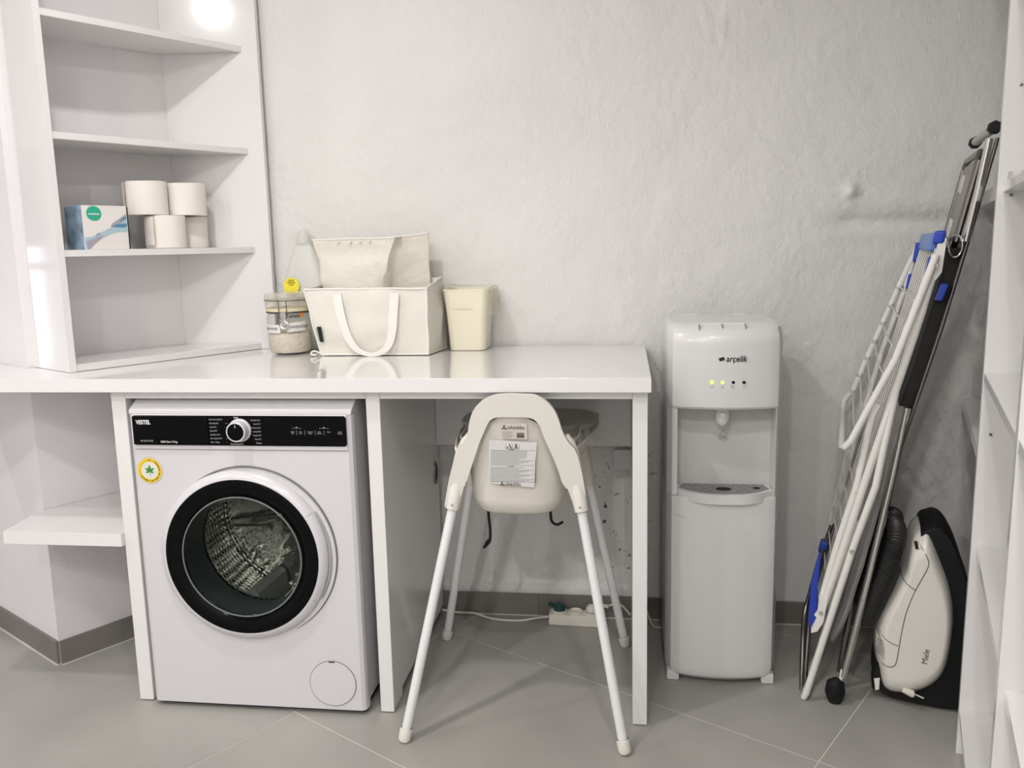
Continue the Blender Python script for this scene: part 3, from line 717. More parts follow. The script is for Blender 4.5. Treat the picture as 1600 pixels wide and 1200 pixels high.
# labels on the shell back
def SB(x, z): return (x, -.6685-(z-.64)*.125-.0008, z)
BUX, BUY = (1, 0, -.028), Vector((0, -.125, 1))
m_ = MB(); q = [SB(-.329, .752), SB(-.213, .746), SB(-.223, .630), SB(-.335, .640)]
m_.prism([(-.329, .752), (-.213, .746), (-.223, .630), (-.335, .640)], 0, .0006, lambda x, z, d: (x, SB(x, z)[1]-.0045-d, z)); lb1 = obj('warning_label', m_, PAPER, sh_, 'white printed warning label on the shell')
m_ = MB(); m_.prism([(-.298, .795), (-.236, .794), (-.236, .7535), (-.298, .7545)], 0, .0005, lambda x, z, d: (x, SB(x, z)[1]-.0045-d, z)); lb2 = obj('maker_label', m_, mat('maker_paper', (.66, .62, .55), .5), sh_, 'small cream printed label on the shell')
LY = lambda z: -.6685-(z-.64)*.125-.0062
def maker(cz, cx, sz, par):
    text('ukaddo', sz, (cx, LY(cz), cz), BUX, BUY, INK, par, sx=1.05)
    # little crawling figure before the word
    x0 = cx-sz*2.15; m_ = MB()
    m_.tube([(x0-sz*.35, LY(cz), cz-sz*.3), (x0, LY(cz), cz+sz*.05), (x0+sz*.25, LY(cz), cz-sz*.28)], sz*.10, 6)
    m_.lathe([(sz*.17, 0), (sz*.17, .0003), (0, .0003)], (x0+.0005, LY(cz), cz+sz*.32), (0, -1, 0), n=14)
    m_.tube([(x0-sz*.1, LY(cz), cz+sz*.1), (x0+sz*.4, LY(cz), cz-sz*.25), (x0+sz*.55, LY(cz), cz-sz*.3)], sz*.07, 6); obj('printed_figure', m_, INK, par)
maker(.7835, -.262, .0135, lb2); maker(.6385, -.275, .0125, lb1)
for k in range(6): m_ = MB(); z = .7725-k*.0028; m_.box(-.295, -.268-.004*(k % 3), LY(z)-.0002, LY(z)+.0002, z-.0004, z+.0004); obj('print_line', m_, INKG, lb2)
x = -.261
m_ = MB()
for k in range(14):
    w = .0004+.0007*((k*7) % 3)/2; m_.box(x, x+w, LY(.766)-.0002, LY(.766)+.0004, .7580, .7725); x += w+.0006
obj('barcode', m_, INK, lb2)
m_ = MB()
for (a, b_, c, d) in ((-.289, -.256, .7445, .7449), (-.289, -.256, .7300, .7304), (-.289, -.2886, .730, .7449), (-.2564, -.256, .730, .7449), (-.2728, -.2724, .730, .7449)): m_.box(a, b_, LY(.737)-.0003, LY(.737)+.0003, c, d)
m_.tube([(-.280, LY(.737), .742), (-.2785, LY(.737), .736), (-.275, LY(.737), .7315)], .0011, 6); m_.tube([(-.286, LY(.737), .732), (-.283, LY(.737), .734)], .001, 6)
m_.tube([(-.264, LY(.737), .743), (-.2635, LY(.737), .736), (-.266, LY(.737), .7315)], .0012, 6); m_.tube([(-.2635, LY(.737), .737), (-.260, LY(.737), .7315)], .0009, 6); m_.tube([(-.267, LY(.737), .739), (-.260, LY(.737), .740)], .0007, 6)
obj('pictogram', m_, INK, lb1)
m_ = MB()
for k in range(27):
    z = .7235-k*.0030
    if k in (13,): continue
    m_.box(-.326-.0002*k, (-.238 if k < 6 else -.222-.012*((k*5) % 4)), LY(z)-.0002, LY(z)+.0002, z-.00045, z+.00045)
obj('print_block', m_, INKG, lb1)
m_ = MB(); m_.box(-.281, -.267, LY(.7275)-.0003, LY(.7275)+.0002, .7268, .7279); m_.box(-.285, -.270, LY(.6845)-.0003, LY(.6845)+.0002, .6838, .6850)
m_.box(-.3275, -.2178, LY(.7255)-.0002, LY(.7255)+.0002, .7253, .7256); m_.box(-.2180, -.2177, LY(.69)-.0022, LY(.69)+.004, .644, .7255); m_.box(-.330, -.2178, LY(.644)-.0003, LY(.644), .6438, .6441); obj('print_border', m_, INK, lb1)
# loose harness straps below the seat
m_ = MB(); m_.tube(spline([(-.367, -.50, .55), (-.3665, -.50, .50), (-.3635, -.50, .46), (-.3650, -.50, .432), (-.372, -.5, .420), (-.3835, -.5, .409)]), .0038, 8, flat=.5); obj('harness_strap', m_, STRAP, t)
m_ = MB(); m_.tube(spline([(-.363, -.50, .436), (-.372, -.503, .430), (-.380, -.503, .414)]), .003, 8); obj('harness_strap', m_, STRAP, t)
m_ = MB(); m_.tube(spline([(-.200, -.50, .55), (-.1995, -.50, .505), (-.196, -.50, .487), (-.183, -.50, .479), (-.167, -.50, .487)]), .0038, 8, flat=.6); obj('harness_strap', m_, STRAP, t)

# ------------------------------------------------------------------ water dispenser
DX0, DX1 = .108, .407; DC = (DX0+DX1)/2
t = thing('water_dispenser', 'tall white free-standing water dispenser right of the desk', 'water dispenser', (DC, -.26, 0))
def dring(z, fr, ins=0, back=-.11, bow=.028, rc=.028):
    """closed outline: flat back, rounded front corners and bowed front"""
    pts = []; x0, x1 = DX0+ins, DX1-ins
    n = 22
    for k in range(n+1):
        u = -1+2*k/n; pts.append((DC+u*(x1-x0)/2, fr+bow*(abs(u)**2.2)+ (rc*1.1*max(0, (abs(u)-.86)/.14)**2.2), z))
    pts += [(x1, fr+bow+rc*1.1+.03, z), (x1, back-.01, z), (x1-.01, back, z), (x0+.01, back, z), (x0, back-.01, z), (x0, fr+bow+rc*1.1+.03, z)]
    return pts
m_ = MB(); m_.loft([dring(.012, -.412, .012), dring(.026, -.428, .003), dring(.05, -.436), dring(.30, -.440), dring(.525, -.438), dring(.538, -.436)]); obj('lower_body', m_, DISP, t, sharp=30)
m_ = MB(); m_.loft([dring(.779, -.434, .0), dring(.785, -.438), dring(.95, -.438), dring(.975, -.430, .001), dring(.990, -.415, .003), dring(.9985, -.392, .008), dring(1.002, -.360, .016)]); head = obj('head', m_, DISP, t, sharp=30)
# dark seam across the middle, alcove
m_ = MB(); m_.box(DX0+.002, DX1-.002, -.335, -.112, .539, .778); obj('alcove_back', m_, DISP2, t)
for a, b_ in ((DX0, DX0+.027), (DX1-.018, DX1)):
    cv = [(p[0], p[1]+.002) for p in dring(0, -.434)[:23]]
    def cy(x):
        for (xa, ya), (xb, yb) in zip(cv, cv[1:]):
            if xa <= x <= xb: return ya+(yb-ya)*(x-xa)/(xb-xa)
        return cv[0][1] if x < cv[0][0] else cv[-1][1]
    xs = [a+(b_-a)*k/10 for k in range(11)]
    pr = [(x, max(cy(x), -.410)) for x in xs]+[(b_, -.33), (a, -.33)]
    m_ = MB(); m_.prism(pr, .539, .7785, XYZ); obj('side_pillar', m_, DISP, t)
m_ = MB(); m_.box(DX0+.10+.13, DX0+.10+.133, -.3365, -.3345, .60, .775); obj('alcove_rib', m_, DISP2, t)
m_ = MB(); m_.prism([(DX0+.006, -.36), (DX0+.010, -.392), (DC-.08, -.424), (DC+.08, -.424), (DX1-.010, -.392), (DX1-.006, -.36)], .5385, .5405, XYZ); obj('mid_gap', m_, SHADE, t)
# spout
m_ = MB(); m_.lathe([(.019, .10), (.0185, .03), (.016, .012), (.008, .003), (0, .002)], (.254, -.385, .724), n=28, scale=(1, .8)); sp = obj('spout', m_, DISP, t)
m_ = MB(); m_.box(.248, .260, -.404, -.398, .752, .764, .002); obj('spout_window', m_, LEGW, sp)
# drip tray
tr = [];
for k in range(17): u = -1+2*k/16; tr.append((DC+.004+u*.128, -.398-.056*(1-abs(u)**2.6)))
m_ = MB(); m_.prism(tr+[(DC+.128, -.345), (DC-.122, -.345)], .527, .553, XYZ, .003, 2); dt = obj('drip_tray', m_, DISP, t)
tr2 = [(DC+.004+(p[0]-DC-.004)*.93, p[1]+.012) for p in tr]
m_ = MB(); m_.prism(tr2+[(DC+.112, -.348), (DC-.106, -.348)], .5532, .5545, XYZ, .0004, 1); gr = obj('drip_grille', m_, TRAYG, dt, 'grey slotted grille')
m_ = MB()
for k in range(26):
    u = -1+2*(k+.5)/26
    for j in range(4):
        x = DC+.004+u*.112+.002*(j % 2); y = -.356-j*.021
        if y < -.398-.056*(1-abs(u)**2.6)+.020 or abs(x-DC) < .022: continue
        if (k+2*j) % 3 == 0: continue
        m_.lathe([(.0024, .5546), (0, .5547)], (x, y, 0), n=8)
m_.lathe([(.021, .5547), (0, .5548)], (DC+.002, -.398, 0), n=24, scale=(1, .85)); m_.lathe([(.010, .5547), (0, .5548)], (DC+.09, -.385, 0), n=16); obj('drain_hole', m_, SHADE, gr)
m_ = MB(); m_.tube([(DX0+.011, -.4205, .53), (DX0+.011, -.4205, .49), (DX0+.05, -.4315, .483)], .0004, 5); obj('panel_line', m_, INKG, t)
for x in (DX0+.021, DX1-.021):
    for y in (-.388, -.14):
        m_ = MB(); m_.box(x-.017, x+.017, y-.018, y+.016, .0005, .030, .004); obj('foot', m_, DISP, t)
# top grips
m_ = MB(); m_.box(.190, .3055, -.395, -.352, .9955, 1.0028, .0015)
obj('top_grip', m_, DISP, head)
m_ = MB()
for x in (.1885, .2475, .3065): m_.box(x-.0010, x+.0010, -.4155, -.398, .985, 1.0005)
obj('grip_slot', m_, mat('slot_grey', (.3, .3, .3), .7), head)
for x in (.15, .30): m_ = MB(); m_.box(x, x+.05, -.16, -.12, 1.002, 1.006, .001); obj('hinge_cover', m_, DISP, head)
hy = -.4387
text('arçelik', .0225, (.281, hy, .9125), FX, FZ, INK, head, sx=.86, bold=.0003, shear=.25)
m_ = MB(); m_.prism([(.2365, .915), (.250, .9185), (.2525, .9105), (.2395, .9065)], 0, .0003, lambda x, z, d: (x, hy-d, z)); obj('logo_mark', m_, INK, head)
for k, x in enumerate((.221, .248, .275, .302)):
    m_ = MB(); m_.lathe([(.0042, 0), (.0038, .0006), (0, .0008)], (x, hy+.0003, .8515), (0, -1, 0), n=20); obj('indicator_light', m_, LED if k < 2 else BLACKM, head, 'glowing green' if k < 2 else 'unlit black')
    m_ = MB()
    if k == 0: m_.tube([(x+.0038*cos(a), hy, .840+.0034*sin(a)) for a in [2*pi*j/20 for j in range(20)]], .00035, 4, closed=True)
    else: m_.tube([(x, hy, .8445), (x+.0025, hy, .8395), (x+.0022, hy, .8370), (x, hy, .8360), (x-.0022, hy, .8370), (x-.0025, hy, .8395)], .00035, 4, closed=True)
    if k == 2: m_.box(x-.006, x-.003, hy-.0002, hy+.0002, .8405, .8435)
    obj('printed_icon', m_, INKG, head)
# drop-shaped print in the alcove
dy = -.3356; dx, dz = .2680, .708
m_ = MB(); pp = [(0, .017)]+[(.0125*cos(a)*1.0, -.004+.0115*sin(a)) for a in [radians(35-k*(250/16)) for k in range(17)]]
m_.tube([(dx+p[0]-.004, dy, dz-.02+p[1]) for p in pp], .0005, 5, closed=True)
for j, z in enumerate((-.0010, -.0050, -.0092)): m_.box(dx-.004-.0075-.001*j, dx-.004+.0075+.001*j, dy-.0002, dy+.0002, dz-.02+z-.0009, dz-.02+z+.0009)
obj('printed_drop', m_, INKG, t)

# ------------------------------------------------------------------ things on the worktop
Z = .9012
def wob(p, s, a, seed=0):
    v = Vector(p)*s+Vector((seed, seed*.7, 0)); return Vector((noise.noise(v), noise.noise(v+Vector((7, 0, 0))), noise.noise(v+Vector((0, 9, 0)))))*a
# front tote
t = thing('tote_bag', 'cream canvas tote box with hanging white handles, front bag on the worktop', 'bag', (-.75, -.15, Z))
def quadgrid(m_, p00, p10, p11, p01, nu, nv, bulge, bn, seed, amp=.004):
    p00, p10, p11, p01, bn = map(Vector, (p00, p10, p11, p01, bn))
    def fn(u, v):
        p = p00*(1-u)*(1-v)+p10*u*(1-v)+p11*u*v+p01*(1-u)*v
        e = min(1, 8*min(u, 1-u))*min(1, 6*min(v, 1-v)+.15)
        return p+bn*(bulge*sin(pi*u)*sin(pi*v)**.7)+wob(p, 14, amp*e, seed)
    return m_.grid(nu, nv, fn)
fl_b, fr_b, br_b, bl_b = (-.905, -.236, Z+.0045), (-.577, -.236, Z+.0045), (-.556, -.075, Z+.0045), (-.900, -.075, Z+.0045)
fl_t, fr_t, br_t, bl_t = (-.944, -.243, 1.100), (-.574, -.243, 1.099), (-.566, -.070, 1.124), (-.935, -.070, 1.110)
m_ = MB(); quadgrid(m_, fl_b, fr_b, fr_t, fl_t, 30, 18, .009, (0, -1, 0), 1, .011); obj('front_panel', m_, CANVAS, t, sharp=80, mods=[('solid', .003, 0)])
m_ = MB(); quadgrid(m_, fr_b, br_b, br_t, fr_t, 14, 18, .007, (1, 0, 0), 2, .008); obj('side_panel', m_, CANVAS, t, sharp=80, mods=[('solid', .003, 0)])
m_ = MB(); quadgrid(m_, bl_b, fl_b, fl_t, bl_t, 12, 14, .0, (-1, 0, 0), 3); obj('side_panel', m_, CANVAS, t, sharp=80, mods=[('solid', .003, 0)])
m_ = MB(); quadgrid(m_, br_b, bl_b, bl_t, br_t, 20, 10, .0, (0, 1, 0), 4); obj('back_panel', m_, CANVAS, t, sharp=80, mods=[('solid', .003, 0)])
m_ = MB(); quadgrid(m_, bl_b, br_b, fr_b, fl_b, 4, 4, 0, (0, 0, 1), 5, 0); obj('base', m_, CANVAS, t)
for a, b_ in ((fr_b, fr_t), (fl_b, fl_t), (fl_t, fr_t), (fr_t, br_t), (fl_b, fr_b), (fr_b, br_b)):
    a, b_ = Vector(a), Vector(b_); m_ = MB(); P_ = [a.lerp(b_, k/14)+Vector((0, -.002, 0))+wob(a.lerp(b_, k/14), 20, .002 if a.z > 1 or b_.z > 1 else 0, 2) for k in range(15)]
    m_.tube(P_, .0030, 7); obj('piping', m_, WEB, t)
m_ = MB(); m_.tube(spline([(-.905, -.240, Z+.008), (-.925, -.245, Z+.016), (-.932, -.250, Z+.007), (-.915, -.252, Z+.005)]), .0025, 6); obj('loose_cord', m_, WEB, t)
def ribbon(path, w0, th, nrm=(0, -1, 0), mid=1):
    m_ = MB(); P_ = spline(path, 8); R = []; nrm = Vector(nrm)
    for i, p in enumerate(P_):
        d = (P_[min(i+1, len(P_)-1)]-P_[max(i-1, 0)]).normalized(); sd = d.cross(nrm).normalized(); w = w0*(1-(1-mid)*sin(pi*i/(len(P_)-1))**4)
        R.append([p+sd*w/2+nrm*th/2, p-sd*w/2+nrm*th/2, p-sd*w/2-nrm*th/2, p+sd*w/2-nrm*th/2])
    m_.loft(R); return m_
hp = [(-.862, -.252, 1.086), (-.853, -.256, 1.03), (-.842, -.258, .985), (-.825, -.259, .945), (-.800, -.260, .918), (-.772, -.262, .9085), (-.742, -.262, .9075), (-.712, -.261, .915), (-.688, -.260, .940), (-.677, -.258, .985), (-.673, -.256, 1.03), (-.668, -.252, 1.086)]
# project through the front: widths checked against the photograph
hp = [(x+.020 if x < -.76 else x, y, z) for x, y, z in hp]
obj('handle', ribbon(hp, .0265, .003, mid=.42), WEB, t)
hb = [(-.84, -.064, 1.09), (-.83, -.060, 1.02), (-.76, -.058, .98), (-.69, -.060, 1.02), (-.68, -.064, 1.09)]
obj('handle', ribbon(hb, .027, .0025), WEB, t)
m_ = MB(); m_.prism([(-.909, .990), (-.897, .990), (-.891, .945), (-.902, .945)], 0, .001, lambda x, z, d: (x, -.2485-d, z)); obj('brand_tab', m_, STRAP, t, 'small black woven tag')
m_ = MB(); m_.prism([(-.9135, .985), (-.9095, .990), (-.9025, .945), (-.9060, .947)], 0, .001, lambda x, z, d: (x, -.2480-d, z)); obj('care_tab', m_, INKG, t)
# rear tote, folded and standing in the first
t = thing('folded_bag', 'closed cream bag with shiny creased front, standing behind the front tote', 'bag', (-.79, -.12, Z+.004))
R = []
for k in range(22):
    u = k/21; z = Z+.01+(1.246-Z-.01)*u
    top = max(0, (u-.84)/.16); bul = sin(pi*min(1, u/.86))**.6*.030*(1-top)
    yF = -.135; yB = -.085
    xl = -.922-.026*min(1, max(0, (z-1.09)/.02))+.006*sin(pi*u)-.014*top**.5; xr = -.700+.012*top-.018*sin(pi*u)
    prof = [(xl, yF+.02), (xl+.012, yF-bul*.3)]
    for j in range(1, 12): v = j/12; prof.append((xl+(xr-xl)*v, yF-bul*sin(pi*v)**.5))
    prof += [(xr-.004, yF-bul*.3), (xr+.004, yF+.012), (xr+.010+.012*(1-top), yF+.030), (-.640, -.095), (-.606+.006*u, -.092+.004), (-.604+.006*u, yB), (-.64, yB+.004), (-.75, yB+.006), (xl+.02, yB+.002)]
    R.append([Vector((x, y, z+.012*max(0, (x+.71)/.11)*top))+wob((x, y, z), 12, .006*(1-top*.8)*min(1, u*5), 6) for x, y in prof])
m_ = MB(); m_.loft(R); obj('body', m_, CANVAS2, t, sharp=50)
m_ = MB(); m_.tube([R[-1][k]+Vector((0, 0, .0)) for k in range(len(R[-1]))], .0028, 6, closed=True); obj('hem', m_, WEB, t)
m_ = MB()
for k, x in enumerate((-.87, -.83, -.80, -.77)): m_.lathe([(.0045, 0), (.004, .003), (0, .004)], (x, -.1375, 1.236), (0, -1, 0), n=10)
obj('stitch_knot', m_, CANVAS, t)
# jar
JX, JY = -1.030, -.160
t = thing('glass_jar', 'clip-top glass jar half full of washing powder at the worktop left end', 'jar', (JX, JY, Z))
m_ = MB(); m_.lathe([(0, .002), (.045, .0015), (.058, .006), (.064, .02), (.067, .06), (.0665, .115), (.062, .128), (.0615, .132)], (JX, JY, Z), n=48); obj('body', m_, JARG, t)
m_ = MB(); m_.lathe([(0, .005), (.056, .007), (.0615, .02), (.064, .05), (.0635, .066), (.05, .072), (.02, .069), (0, .073)], (JX, JY, Z), n=40); obj('powder', m_, POWDER, t)
m_ = MB(); m_.lathe([(.0625, .143), (.069, .144), (.070, .150), (.0695, .164), (.071, .168), (.071, .180), (.067, .187), (.03, .190), (0, .189)], (JX, JY, Z), n=48); ld_ = obj('lid', m_, mat('lid_glass', (.78, .76, .66), .10, trans=(.30, (.96, .95, .9))), t)
m_ = MB(); m_.lathe([(.062, .1325), (.0685, .1325), (.0685, .1425), (.062, .1425)], (JX, JY, Z), n=48); obj('rubber_seal', m_, mat('seal_cream', (.70, .64, .42), .5), t)
for z_, r_ in ((.1290, .0665), (.166, .0718)): m_ = MB(); m_.tube([(JX+r_*cos(a), JY+r_*sin(a), Z+z_) for a in [2*pi*k/40 for k in range(40)]], .0014 if z_ > .15 else .0026, 6, closed=True); obj('wire_band', m_, DCHROME, t)
def jar(a, z, r=.0675): a = radians(a); return Vector((JX+r*cos(a), JY+r*sin(a), Z+z))
ca = -82
m_ = MB()
for d in (-9, 9): m_.tube([jar(ca+d, .166, .0735), jar(ca+d, .120, .074), jar(ca+d*.7, .110, .073)], .0013, 6)
obj('clasp_wire', m_, DCHROME, t)
m_ = MB(); c = jar(ca, .105, .071); m_.box(c.x-.009, c.x+.009, c.y-.003, c.y+.001, c.z-.004, c.z+.026, .002); m_.lathe([(.0145, 0), (.0145, .003), (.011, .005), (.006, .003), (.005, .006), (0, .006)], (c.x+.002, c.y-.001, c.z-.012), (0, -1, 0), n=24); obj('clasp', m_, CHROME, t)
def curved_patch(a0, a1, z0, z1, m__, parent, name, r=.0682, n=12, slant=0):
    q = MB(); V = []
    for k in range(n+1):
        a = a0+(a1-a0)*k/n
        for z in (z0+slant*k/n, z1+slant*k/n): V.append(jar(a, z, r if z < .11 else r))
    q.faces(V, [(2*k, 2*k+2, 2*k+3, 2*k+1) for k in range(n)]); return obj(name, q, m__, parent, mods=[('solid', .0003, 1)])
curved_patch(-150, -92, .068, .094, PAPER, t, 'paper_label'); curved_patch(-76, -25, .070, .098, PAPER, t, 'paper_label', slant=.004)
def jt(s, size, a, z, m__, r=.0690, **k):
    ac = radians(a)
    def wrapf(p):
        d = (p.x-JX)/r; ang = ac+d; return (JX+r*cos(ang), JY+r*sin(ang), p.z)
    return text(s, size, (JX, 0, Z+z), FX, FZ, m__, t, fn=wrapf, **k)
jt('WASHING POWDER', .0105, -124, .081, INK, sx=.62); jt('ÇAMAŞIR DETERJANI', .0115, -42, .086, INK, sx=.58)
jt('Yumos', .0170, -58.5, .1195, INK, bold=.0004, r=.0675, sx=.9)
m_ = MB(); c = jar(-35, .121, .0672); m_.lathe([(.007, 0), (.007, .0006), (0, .0006)], c, tuple((c-Vector((JX, JY, c.z))).normalized()), n=18); obj('orange_mark', m_, ORANGE, t)
# bottle behind the jar
BX, BY = -1.012, -.048
t = thing('detergent_bottle', 'tapered translucent white bottle with yellow round label behind the glass jar', 'bottle', (BX, BY, Z))
pr = [(0, 0), (.07, .001), (.082, .012), (.084, .06), (.082, .17), (.070, .22), (.050, .275), (.030, .318), (.0225, .333), (.0225, .340)]
m_ = MB(); m_.lathe(pr, (BX, BY, Z), n=40, scale=(1, .36)); obj('body', m_, BOTTLE, t)
m_ = MB(); m_.lathe([(.0220, .336), (.0215, .348), (.0215, .358), (.0185, .368), (.011, .376), (0, .379)], (BX, BY, Z), n=32, scale=(1, .9)); obj('cap', m_, mat('bottle_cap', (.86, .86, .82), .35, trans=(.5, (.95, .95, .92))), t)
m_ = MB(); m_.prism([(-1.047+.026*cos(a), 1.105+.026*sin(a)) for a in [2*pi*k/32 for k in range(32)]], 0, .0008, lambda x, z, d: (x, BY-.030-.004-(1.13-z)*.10-d, z)); yl = obj('round_label', m_, LEMON, t, 'bright yellow round label')
for z, s_, w in ((1.122, 'HIJYEN', .006), (1.115, 'TEMİZLİK', .006), (1.108, 'ETKİSİ', .005)): text(s_, w, (-1.047, BY-.0358-(1.13-z)*.10, z), FX, FZ, INK, yl)
# bin
t = thing('plastic_bin', 'pale yellow square plastic bin with liner against the wall', 'bin', (-.48, -.07, Z))
def rr(cx, cy, w, d, r, z, n=6):
    P_ = []
    for (sx_, sy_, a0) in ((1, 1, 0), (-1, 1, 90), (-1, -1, 180), (1, -1, 270)):
        for k in range(n+1):
            a = radians(a0+90*k/n); P_.append((cx+sx_*(w/2-r)+r*cos(a), cy+sy_*(d/2-r)+r*sin(a), z))
    return P_
bc = (-.480, -.078)
RB = [rr(bc[0], bc[1], .104, .104, .018, Z), rr(bc[0], bc[1], .112, .112, .02, Z+.004), rr(bc[0], bc[1], .122, .12, .022, Z+.08), rr(bc[0], bc[1], .128, .124, .022, Z+.125), rr(bc[0], bc[1], .140, .132, .022, Z+.180), rr(bc[0], bc[1], .144, .136, .022, Z+.182), rr(bc[0], bc[1], .144, .136, .022, Z+.187), rr(bc[0], bc[1], .136, .128, .02, Z+.187), rr(bc[0], bc[1], .112, .112, .018, Z+.02), rr(bc[0], bc[1], .10, .10, .018, Z+.015)]
m_ = MB(); m_.loft(RB); obj('body', m_, BINP, t, sharp=50)
m_ = MB(); m_.tube([(-.525, -.1415, 1.031), (-.48, -.1425, 1.0305), (-.455, -.1420, 1.030)], [.0004, .0014, .0004], 6); obj('rim_ridge', m_, BINP, t)
RL = []
for k, (z, o_) in enumerate(((1.06, -.010), (1.085, -.004), (1.098, .000), (1.094, .006), (1.075, .010), (1.045, .011), (1.01, .009))):
    ring = rr(bc[0]+.004, bc[1]+.002, .143+2*o_, .134+2*o_, .022, z, 8)
    RL.append([Vector(p)+Vector((noise.noise(Vector(p)*60), noise.noise(Vector(p)*60+Vector((5, 0, 0))), noise.noise(Vector(p)*45)))*.006 for p in ring])
m_ = MB()
b = m_.b; V = [[b.verts.new(p) for p in r] for r in RL]; n = len(V[0])
for i in range(len(V)-1):
    for k in range(n):
        c = (V[i][k].co+V[i][(k+1) % n].co)/2
        if c.x > bc[0]+.055 or (i < 3 and c.y > bc[1]+.0): b.faces.new((V[i][k], V[i][(k+1) % n], V[i+1][(k+1) % n], V[i+1][k]))
obj('liner', m_, LINER, t, recalc=False)

# ------------------------------------------------------------------ things on the corner shelving
SZ0 = 1.2292
t = thing('tissue_box', 'white tissue box with blue wave print and green roundel on the shelf', 'tissue box', UU(.09, .06, SZ0))
a0, a1, b0, b1, hh = .078, .203, .010, .108, .119
m_ = MB(); m_.prism([(a0, b0), (a1, b0), (a1, b1), (a0, b1)], SZ0, SZ0+hh, UU, .001, 1); bx_ = obj('carton', m_, BOXW, t)
m_ = MB(); m_.grid(6, 8, lambda u, v: UU(a0-.0008-.006*sin(pi*v)*sin(pi*u), b0+(b1-b0)*u, SZ0+.0005+(hh-.001)*v)); obj('printed_side', m_, BOXB, bx_, 'blue marbled end panel', mods=[('solid', .0005, 0)])
m_ = MB(); m_.prism([(a1+.0002, b0-.002), (a1+.006, b0+.004), (a1+.0002, b0+.03)], SZ0, SZ0+hh-.002, UU); obj('open_flap', m_, BLACKM, bx_)
def PF(poly, d, m__, name):   # flat print on the box front; poly in 0..1 of the face
    q = MB(); q.prism([(a0+(a1-a0)*x, SZ0+hh*z) for x, z in poly], d, d+.0002, lambda a, z, e: UU(a, b0-e, z)); return obj(name, q, m__, bx_)
PF([(.02, .28), (.02, .04), (.10, .0), (.25, .15), (.42, .27), (.62, .36), (.8, .40), (.98, .40), (.98, .70), (.84, .62), (.66, .52), (.45, .42), (.28, .33), (.14, .28)], .0003, BLUE2, 'printed_wave')
PF([(.03, .18), (.06, .03), (.10, .0), (.24, .15), (.42, .28), (.38, .33), (.2, .24)], .0006, GREY1, 'printed_wave')
PF([(.60, .52), (.80, .56), (.98, .74), (.98, .82), (.84, .72), (.66, .60)], .0006, GREY1, 'printed_wave')
PF([(.80, .62), (.98, .70), (.98, .76), (.90, .72)], .0009, BLUE1, 'printed_wave'); PF([(.25, .30), (.35, .36), (.36, .39), (.28, .35)], .0009, BLUE1, 'printed_wave'); PF([(.62, .52), (.9, .50), (.98, .53), (.98, .60), (.75, .58)], .0009, BLUE1, 'printed_wave')
PF([(.26+.165*cos(a), .82+.145*1.15*sin(a)) for a in [2*pi*k/28 for k in range(28)]], .0008, TEAL, 'green_roundel')
m_ = MB(); m_.tube(spline([UU(a0+(a1-a0)*(.14+.03*k), b0-.0014, SZ0+hh*(.79+.022*(k % 2))) for k in range(9)], 4), .0016, 5); obj('roundel_script', m_, PRINT, bx_)
# toilet rolls
def roll(x, y, z, r, h, lab, wrap=None, hole=True):
    t_ = thing('toilet_roll', lab, 'toilet roll', (x, y, z), 'toilet rolls on the shelf')
    q = MB(); q.lathe([(.021, .001), (r-.002, .0), (r, .003), (r*1.0, h*.5), (r, h-.003), (r-.002, h), (.021, h-.001), (.021, .001)], (x, y, z), n=44)
    for v in q.b.verts:
        v.co += wob(v.co, 22, .0022, x*9)*(1 if v.co.z > z+.004 else 0)
        v.co.z = max(v.co.z, z+.0003)
    obj('paper', q, PAPERW, t_, sharp=60)
    q = MB(); q.lathe([(.0208, .0015), (.0208, h-.0015)], (x, y, z), n=24); obj('core', q, CARD, t_)
    if wrap:
        q = MB(); a0_, L, dz_ = wrap
        q.grid(10, 8, lambda u, v: (x+(r+.0012+.010*u*u)*cos(a0_+.9*u), y+(r+.0012+.010*u*u)*sin(a0_+.9*u), z+dz_+(h-.004-dz_)*v+.0)); obj('loose_sheet', q, PAPERW, t_, mods=[('solid', .0006, 0)])
    return t_
# centres measured on the shelf; radius 55 mm
c1 = UU(.347, .063, 0); c2 = UU(.452, .114, 0); hR = .096
roll(c1[0], c1[1], SZ0, .0575, hR, 'white toilet roll, lower left of the four on the shelf', wrap=(radians(-140), 0, .01))
roll(c2[0], c2[1], SZ0, .057, hR, 'white toilet roll, lower right of the four on the shelf')
c3 = UU(.306, .085, 0); c4 = UU(.425, .070, 0)
roll(c3[0], c3[1], SZ0+hR+.0008, .060, hR+.002, 'white toilet roll with a loose hanging sheet, upper left of the four', wrap=(radians(-165), 0, -.035))
roll(c4[0], c4[1], SZ0+hR+.0008, .058, hR, 'white toilet roll, upper right of the four on the shelf')

